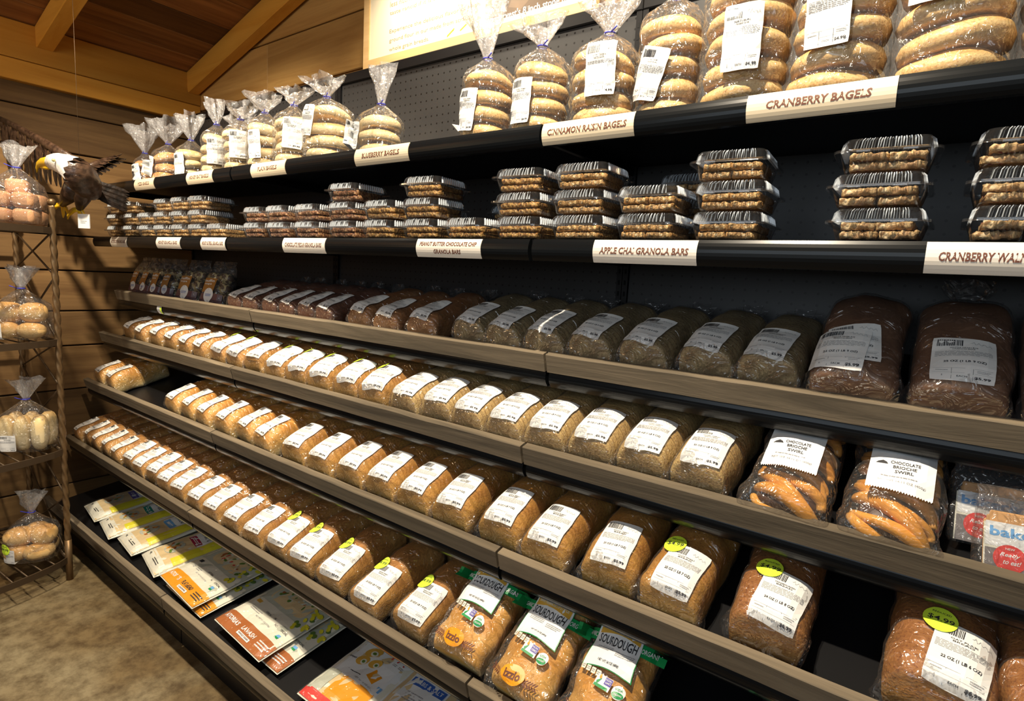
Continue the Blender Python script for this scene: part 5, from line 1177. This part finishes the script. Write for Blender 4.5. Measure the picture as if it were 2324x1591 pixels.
sourdough(-0.052, 'printed sourdough bag with green band, leftmost of the sourdoughs, beside green-dotted loaf', 3, 0.03)
sourdough(0.108, 'printed sourdough bag with green band, second from left on lowest loaf shelf', 5, -0.02, dy=0.012)
sourdough(0.27, 'printed sourdough bag with green band, third from left, next to the empty gap', 7, 0.05)
sourdough(0.585, 'printed sourdough bag whose top just shows at the bottom picture edge', 9, 0.0, dy=0.0)

# ------------------------------------------------------------------ flatbread packs on the bottom deck
def flat_pack(name, x, y, w_, l, th, rz, art, label, lift=0.0, lean=8.0, seed=1, edge=M_iv, pitch_dx=0.0, cat='flatbread'):
    yr, zr, tl, _ = ROWS['r7']; a = math.radians(tl)
    root = empty(name, (x, *deck_pt('r7', y - yr, 0.003 + lift)), label, cat, 'flatbread packs on the bottom deck', rot=(Matrix.Rotation(math.radians(lean), 3, 'X') @ Matrix.Rotation(rz, 3, 'Z')).to_euler())
    nx, ny = 20, 24; v = []; f = []
    for s in (1, -1):
        for j in range(ny + 1):
            for i in range(nx + 1):
                u = i / nx * 2 - 1; t = j / ny * 2 - 1; q = max(0, 1 - abs(u) ** 5) ** 0.6 * max(0, 1 - abs(t) ** 7) ** 0.6
                X = u * w_ / 2; Y = (t + 1) * l / 2; wz = 0.0035 * nz((X, Y, 0), 22, seed) + 0.0015 * nz((X, Y, 1), 60, seed)
                v.append((X, Y, max(0.0004, th / 2 + s * (th / 2) * q + (wz if s > 0 else 0) * (0.4 + q)) if s > 0 else th / 2 - th / 2 * q))
    o_ = (nx + 1) * (ny + 1)
    for j in range(ny):
        for i in range(nx):
            k = j * (nx + 1) + i; f.append((k, k + 1, k + nx + 2, k + nx + 1)); f.append((o_ + k, o_ + k + nx + 1, o_ + k + nx + 2, o_ + k + 1))
    mb = MB(); mb.add(v, f, 0, True); mb.build('wrapper', edge, root); bv = bvh_of(mb.v, mb.f)
    P = Print(); art(P, w_, l); P.build('printed_front', proj_map(bv, (0, l / 2, th), (1, 0, 0), (0, 1, 0), 0.0016, 0.0005), root)
    # clear glossy overwrap
    me = mb.mesh('overwrap'); me.materials.append(M_wrapf); o = bpy.data.objects.new('overwrap', me); COL.objects.link(o); o.parent = root; o.location = (0, 0, 0.0056)
    return root
def leaves(P, cx, cy, w_, h_, n, seed, lay=2, mat=M_yellow):
    r_ = random.Random(seed)
    for k in range(n): P.disc(cx + r_.uniform(-w_, w_) / 2, cy + r_.uniform(-h_, h_) / 2, r_.uniform(0.006, 0.011), r_.uniform(0.005, 0.009), mat if k % 4 else M_olive, lay + (k % 2), 9, 1, rot=r_.uniform(0, 3))
def pita_art(col, n):
    def art(P, w_, l):
        P.rect(0, 0, w_ * 0.94, l * 0.96, M_tan, 0, 8, 10); P.rect(0, -l * 0.42, w_ * 0.96, l * 0.13, M_iv, 1, 8, 2); P.text('0g', -w_ * 0.25, -l * 0.415, 0.014, 0.009, M_ink, 2); P.lines(w_ * 0.12, -l * 0.42, w_ * 0.3, 0.012, 2, M_ink, 2, n)
        P.rect(w_ * 0.36, 0.02, w_ * 0.2, l * 0.7, M_yellow, 1, 3, 8); P.rect(-w_ * 0.02, l * 0.2, w_ * 0.52, l * 0.34, M_white, 2, 5, 5)
        P.text('PITA BREAD', -w_ * 0.0, l * 0.2, 0.07, 0.022, M_ink, 3); P.rect(-w_ * 0.02, l * 0.06, w_ * 0.44, l * 0.085, col, 3, 4, 2); P.lines(-w_ * 0.02, l * 0.06, w_ * 0.3, l * 0.04, 2, M_white, 4, n); P.lines(-w_ * 0.02, l * 0.31, w_ * 0.26, 0.014, 2, M_ink, 3, n + 4)
        P.disc(-w_ * 0.1, -l * 0.17, w_ * 0.2, l * 0.12, M_sage, 1, 18, 3)
        r_ = random.Random(n)
        for k in range(14): P.disc(-w_ * 0.1 + r_.uniform(-1, 1) * w_ * 0.15, -l * 0.17 + r_.uniform(-1, 1) * l * 0.08, 0.008, 0.005, [M_orange, M_tan, M_brownp, M_olive][k % 4], 2 + k % 3, 8, 1, rot=k)
    return art
def plain_art(P, w_, l):
    pita_art(M_purple, 3)(P, w_, l)
def wrap_art(band, logo, name, seed, sub):
    def art(P, w_, l):
        P.rect(0, 0, w_ * 0.97, l * 0.98, M_sage, 0, 10, 12); P.rect(0, -l * 0.41, w_ * 0.98, l * 0.165, band, 2, 10, 3); P.rect(0, -l * 0.2, w_ * 0.96, l * 0.26, M_iv, 1, 10, 4)
        P.text("ATORIA'S", -w_ * 0.29, -l * 0.4, w_ * 0.28, 0.015, M_white, 3, bold=0.03); P.text(name, w_ * 0.06, -l * 0.395, w_ * 0.26, 0.014, logo, 3, bold=0.02); P.rect(w_ * 0.06, -l * 0.45, w_ * 0.24, 0.009, M_white, 3, 3, 1); P.text(sub, w_ * 0.06, -l * 0.45, w_ * 0.2, 0.005, M_brownink, 4)
        P.lines(w_ * 0.36, -l * 0.41, w_ * 0.18, 0.024, 3, logo, 3, seed); P.rect(-w_ * 0.33, -l * 0.12, 0.022, 0.012, M_ink if band is M_orange else M_gold, 2, 2, 1); P.lines(-w_ * 0.2, -l * 0.21, w_ * 0.22, 0.012, 2, M_grey, 2, seed)
        P.text('100% NATURAL', w_ * 0.02, -l * 0.16, w_ * 0.22, 0.007, M_ink, 2); P.text('NO ARTIFICIAL', w_ * 0.3, -l * 0.2, w_ * 0.24, 0.007, M_ink, 2); P.text('NET WT 9.5 OZ (270g)', w_ * 0.02, -l * 0.25, w_ * 0.3, 0.006, M_grey, 2)
        P.rect(w_ * 0.36, -l * 0.26, 0.016, 0.014, M_lblue, 2, 2, 2); P.rect(w_ * 0.36, -l * 0.275, 0.016, 0.006, M_green, 3, 2, 1)
        P.rect(0, l * 0.15, w_ * 0.66, l * 0.36, M_tan, 1, 8, 6, r=0.02)
        r_ = random.Random(seed)
        for k in range(34): P.disc(r_.uniform(-0.25, 0.28) * w_, l * 0.15 + r_.uniform(-0.13, 0.15) * l, r_.uniform(0.004, 0.011), r_.uniform(0.003, 0.007), [M_brownp, M_olive, M_iv, M_red if band is M_orange else M_olive][k % 4], 2 + k % 3, 8, 1, rot=k)
        for sx_ in (-0.12, 0.1): P.disc(sx_ * w_, l * 0.22, 0.022, 0.015, M_iv, 5, 14, 1, rot=0.5); P.disc(sx_ * w_, l * 0.22, 0.015, 0.009, M_olive, 6, 12, 1, rot=0.5); P.disc(sx_ * w_, l * 0.22, 0.008, 0.005, M_orange, 7, 10, 1, rot=0.5)
        leaves(P, w_ * 0.4, l * 0.12, w_ * 0.14, l * 0.5, 22, seed); leaves(P, -w_ * 0.36, l * 0.33, w_ * 0.16, l * 0.2, 10, seed + 1)
        P.rect(w_ * 0.12, l * 0.42, w_ * 0.4, 0.02, M_white, 3, 4, 1); P.rect(w_ * 0.12, l * 0.42, w_ * 0.34, 0.009, band, 4, 4, 1)
    return art
def red_art(P, w_, l):
    P.rect(0, 0, w_ * 0.97, l * 0.98, M_tan, 0, 8, 10); P.rect(-0.0, l * 0.14, w_ * 0.96, l * 0.66, M_white, 1, 8, 8); P.rect(-w_ * 0.36, -l * 0.3, w_ * 0.24, l * 0.24, M_sage, 1, 3, 3); P.rect(0, -l * 0.45, w_ * 0.97, l * 0.08, M_red, 2, 8, 1)
    for sx_, sy_, ww, hh in ((0, l * 0.27, w_ * 0.72, 0.0012), (0, l * 0.43, w_ * 0.72, 0.0012), (-w_ * 0.36, l * 0.35, 0.0012, l * 0.16), (w_ * 0.36, l * 0.35, 0.0012, l * 0.16)): P.rect(sx_, sy_, ww, hh, M_red, 2)
    P.text('FLATBREAD', 0, l * 0.39, w_ * 0.62, 0.018, M_ink, 2, bold=0.02); P.rect(0, l * 0.315, w_ * 0.58, 0.016, M_red, 2, 5, 1); P.lines(0, l * 0.315, w_ * 0.4, 0.008, 1, M_white, 3, 4)
    for cx_, cy_, a, b in ((-0.03, 0.035, 0.026, 0.016), (0.005, 0.01, 0.02, 0.014), (-0.035, 0.0, 0.02, 0.015)): P.disc(cx_, cy_, a, b, M_gold, 2, 16, 1, rot=0.6); P.disc(cx_ + 0.006, cy_ - 0.003, a * 0.45, b * 0.6, M_iv, 3, 12, 1); P.disc(cx_ + 0.006, cy_ - 0.003, a * 0.25, b * 0.3, M_olive, 4, 10, 1)
    P.rect(0.035, -0.02, 0.035, 0.03, M_orange, 2, 2, 2, rot=-0.3)
    for k in range(3): P.disc(0.03 + 0.022 * k, 0.05 - 0.0 * k, 0.003, 0.006, M_red, 2, 8, 1); P.lines(0.03 + 0.022 * k, 0.036, 0.014, 0.008, 2, M_grey, 2, k)
    P.rect(w_ * 0.36, -l * 0.13, 0.014, 0.016, M_lblue, 2); P.lines(-w_ * 0.1, -l * 0.12, w_ * 0.26, 0.006, 1, M_ink, 2, 8); P.text('NET WT 8 OZ (227g)', w_ * 0.14, -l * 0.16, w_ * 0.34, 0.006, M_grey, 2); P.text('Joseph', -w_ * 0.34, 0.0 - l * 0.02, 0.03, 0.01, M_ink, 2, shear=0.4)
    P.rect(0.02, -l * 0.3, w_ * 0.56, l * 0.24, M_orange, 0.5, 6, 4)
def foc_art(P, w_, l):
    P.rect(0, 0, w_ * 0.9, l * 0.95, M_tan, 0, 8, 10); P.rect(0, l * 0.05, w_ * 0.7, l * 0.62, M_white, 1, 7, 7, r=0.03); P.text('FOCACCIA', 0, l * 0.2, w_ * 0.55, 0.017, M_grey, 2); P.rect(0, l * 0.1, w_ * 0.64, 0.024, M_blue, 2, 6, 1); P.text('HERBS & SALT', 0, l * 0.1, w_ * 0.56, 0.012, M_white, 3)
    P.lines(-w_ * 0.08, -l * 0.05, w_ * 0.3, 0.03, 4, M_grey, 2, 3); P.disc(w_ * 0.02, l * 0.36, 0.021, 0.019, M_orange, 3, 20, 1); P.text('izzio', w_ * 0.02, l * 0.365, 0.03, 0.011, M_brownink, 4, bold=0.03)
def herb_art(P, w_, l):
    P.rect(0, 0, w_ * 0.95, l * 0.96, M_tan, 0, 8, 10); P.rect(-w_ * 0.2, -l * 0.2, w_ * 0.4, l * 0.3, M_white, 1, 4, 4, r=0.02); leaves(P, 0.02, 0.05, w_ * 0.6, l * 0.4, 24, 5, 1, M_olive); P.rect(-w_ * 0.2, -l * 0.03, w_ * 0.42, 0.006, M_green, 2, 4, 1)
flat_pack('pita_pack', -2.10, -0.675, 0.2, 0.3, 0.04, -0.12, plain_art, 'yellow pita pack at the wall end of bottom deck, purple lettering band', seed=1)
flat_pack('pita_pack', -1.89, -0.69, 0.19, 0.29, 0.042, -0.16, pita_art(M_teal, 5), 'pita pack with a teal-green stripe, second from left', seed=2)
flat_pack('pita_pack', -1.685, -0.69, 0.185, 0.29, 0.042, -0.1, pita_art(M_lblue, 7), 'pita pack with a bright blue stripe, third from left', seed=3)
flat_pack('pita_pack', -1.475, -0.69, 0.195, 0.29, 0.044, -0.18, pita_art(M_maroon, 9), 'pita pack with a maroon stripe, fourth from left', seed=4)
flat_pack('flatbread_pack', -1.185, -0.70, 0.27, 0.32, 0.02, -0.04, wrap_art(M_orange, M_ink, 'FLATBREAD', 4, 'ORIGINAL'), 'second pack hidden under the orange-banded flatbread pack', seed=5)
flat_pack('flatbread_pack', -1.215, -0.705, 0.27, 0.32, 0.022, -0.06, wrap_art(M_orange, M_ink, 'FLATBREAD', 4, 'ORIGINAL'), 'large flatbread pack with an orange front band, uppermost of two', lift=0.024, seed=6)
flat_pack('flatbread_pack', -0.775, -0.69, 0.27, 0.32, 0.024, -0.02, wrap_art(M_brownp, M_white, 'LAVASH', 8, 'WHOLE GRAIN'), 'second pack under the brown-banded flatbread pack, its edge showing', seed=7)
flat_pack('flatbread_pack', -0.83, -0.705, 0.275, 0.32, 0.024, -0.05, wrap_art(M_brownp, M_white, 'LAVASH', 8, 'WHOLE GRAIN'), 'large flatbread pack with a brown front band, uppermost of two', lift=0.027, seed=8)
flat_pack('flatbread_pack', -0.43, -0.70, 0.21, 0.32, 0.035, 0.0, red_art, 'white flatbread pack with red banner and pictured rolls', seed=9)
flat_pack('focaccia_pack', -0.235, -0.69, 0.17, 0.3, 0.045, 0.05, foc_art, 'focaccia pack with white label and blue stripe', seed=10)
flat_pack('flatbread_pack', -0.055, -0.66, 0.16, 0.28, 0.03, -0.05, herb_art, 'herb-topped flatbread pack at the bottom picture edge', seed=11)
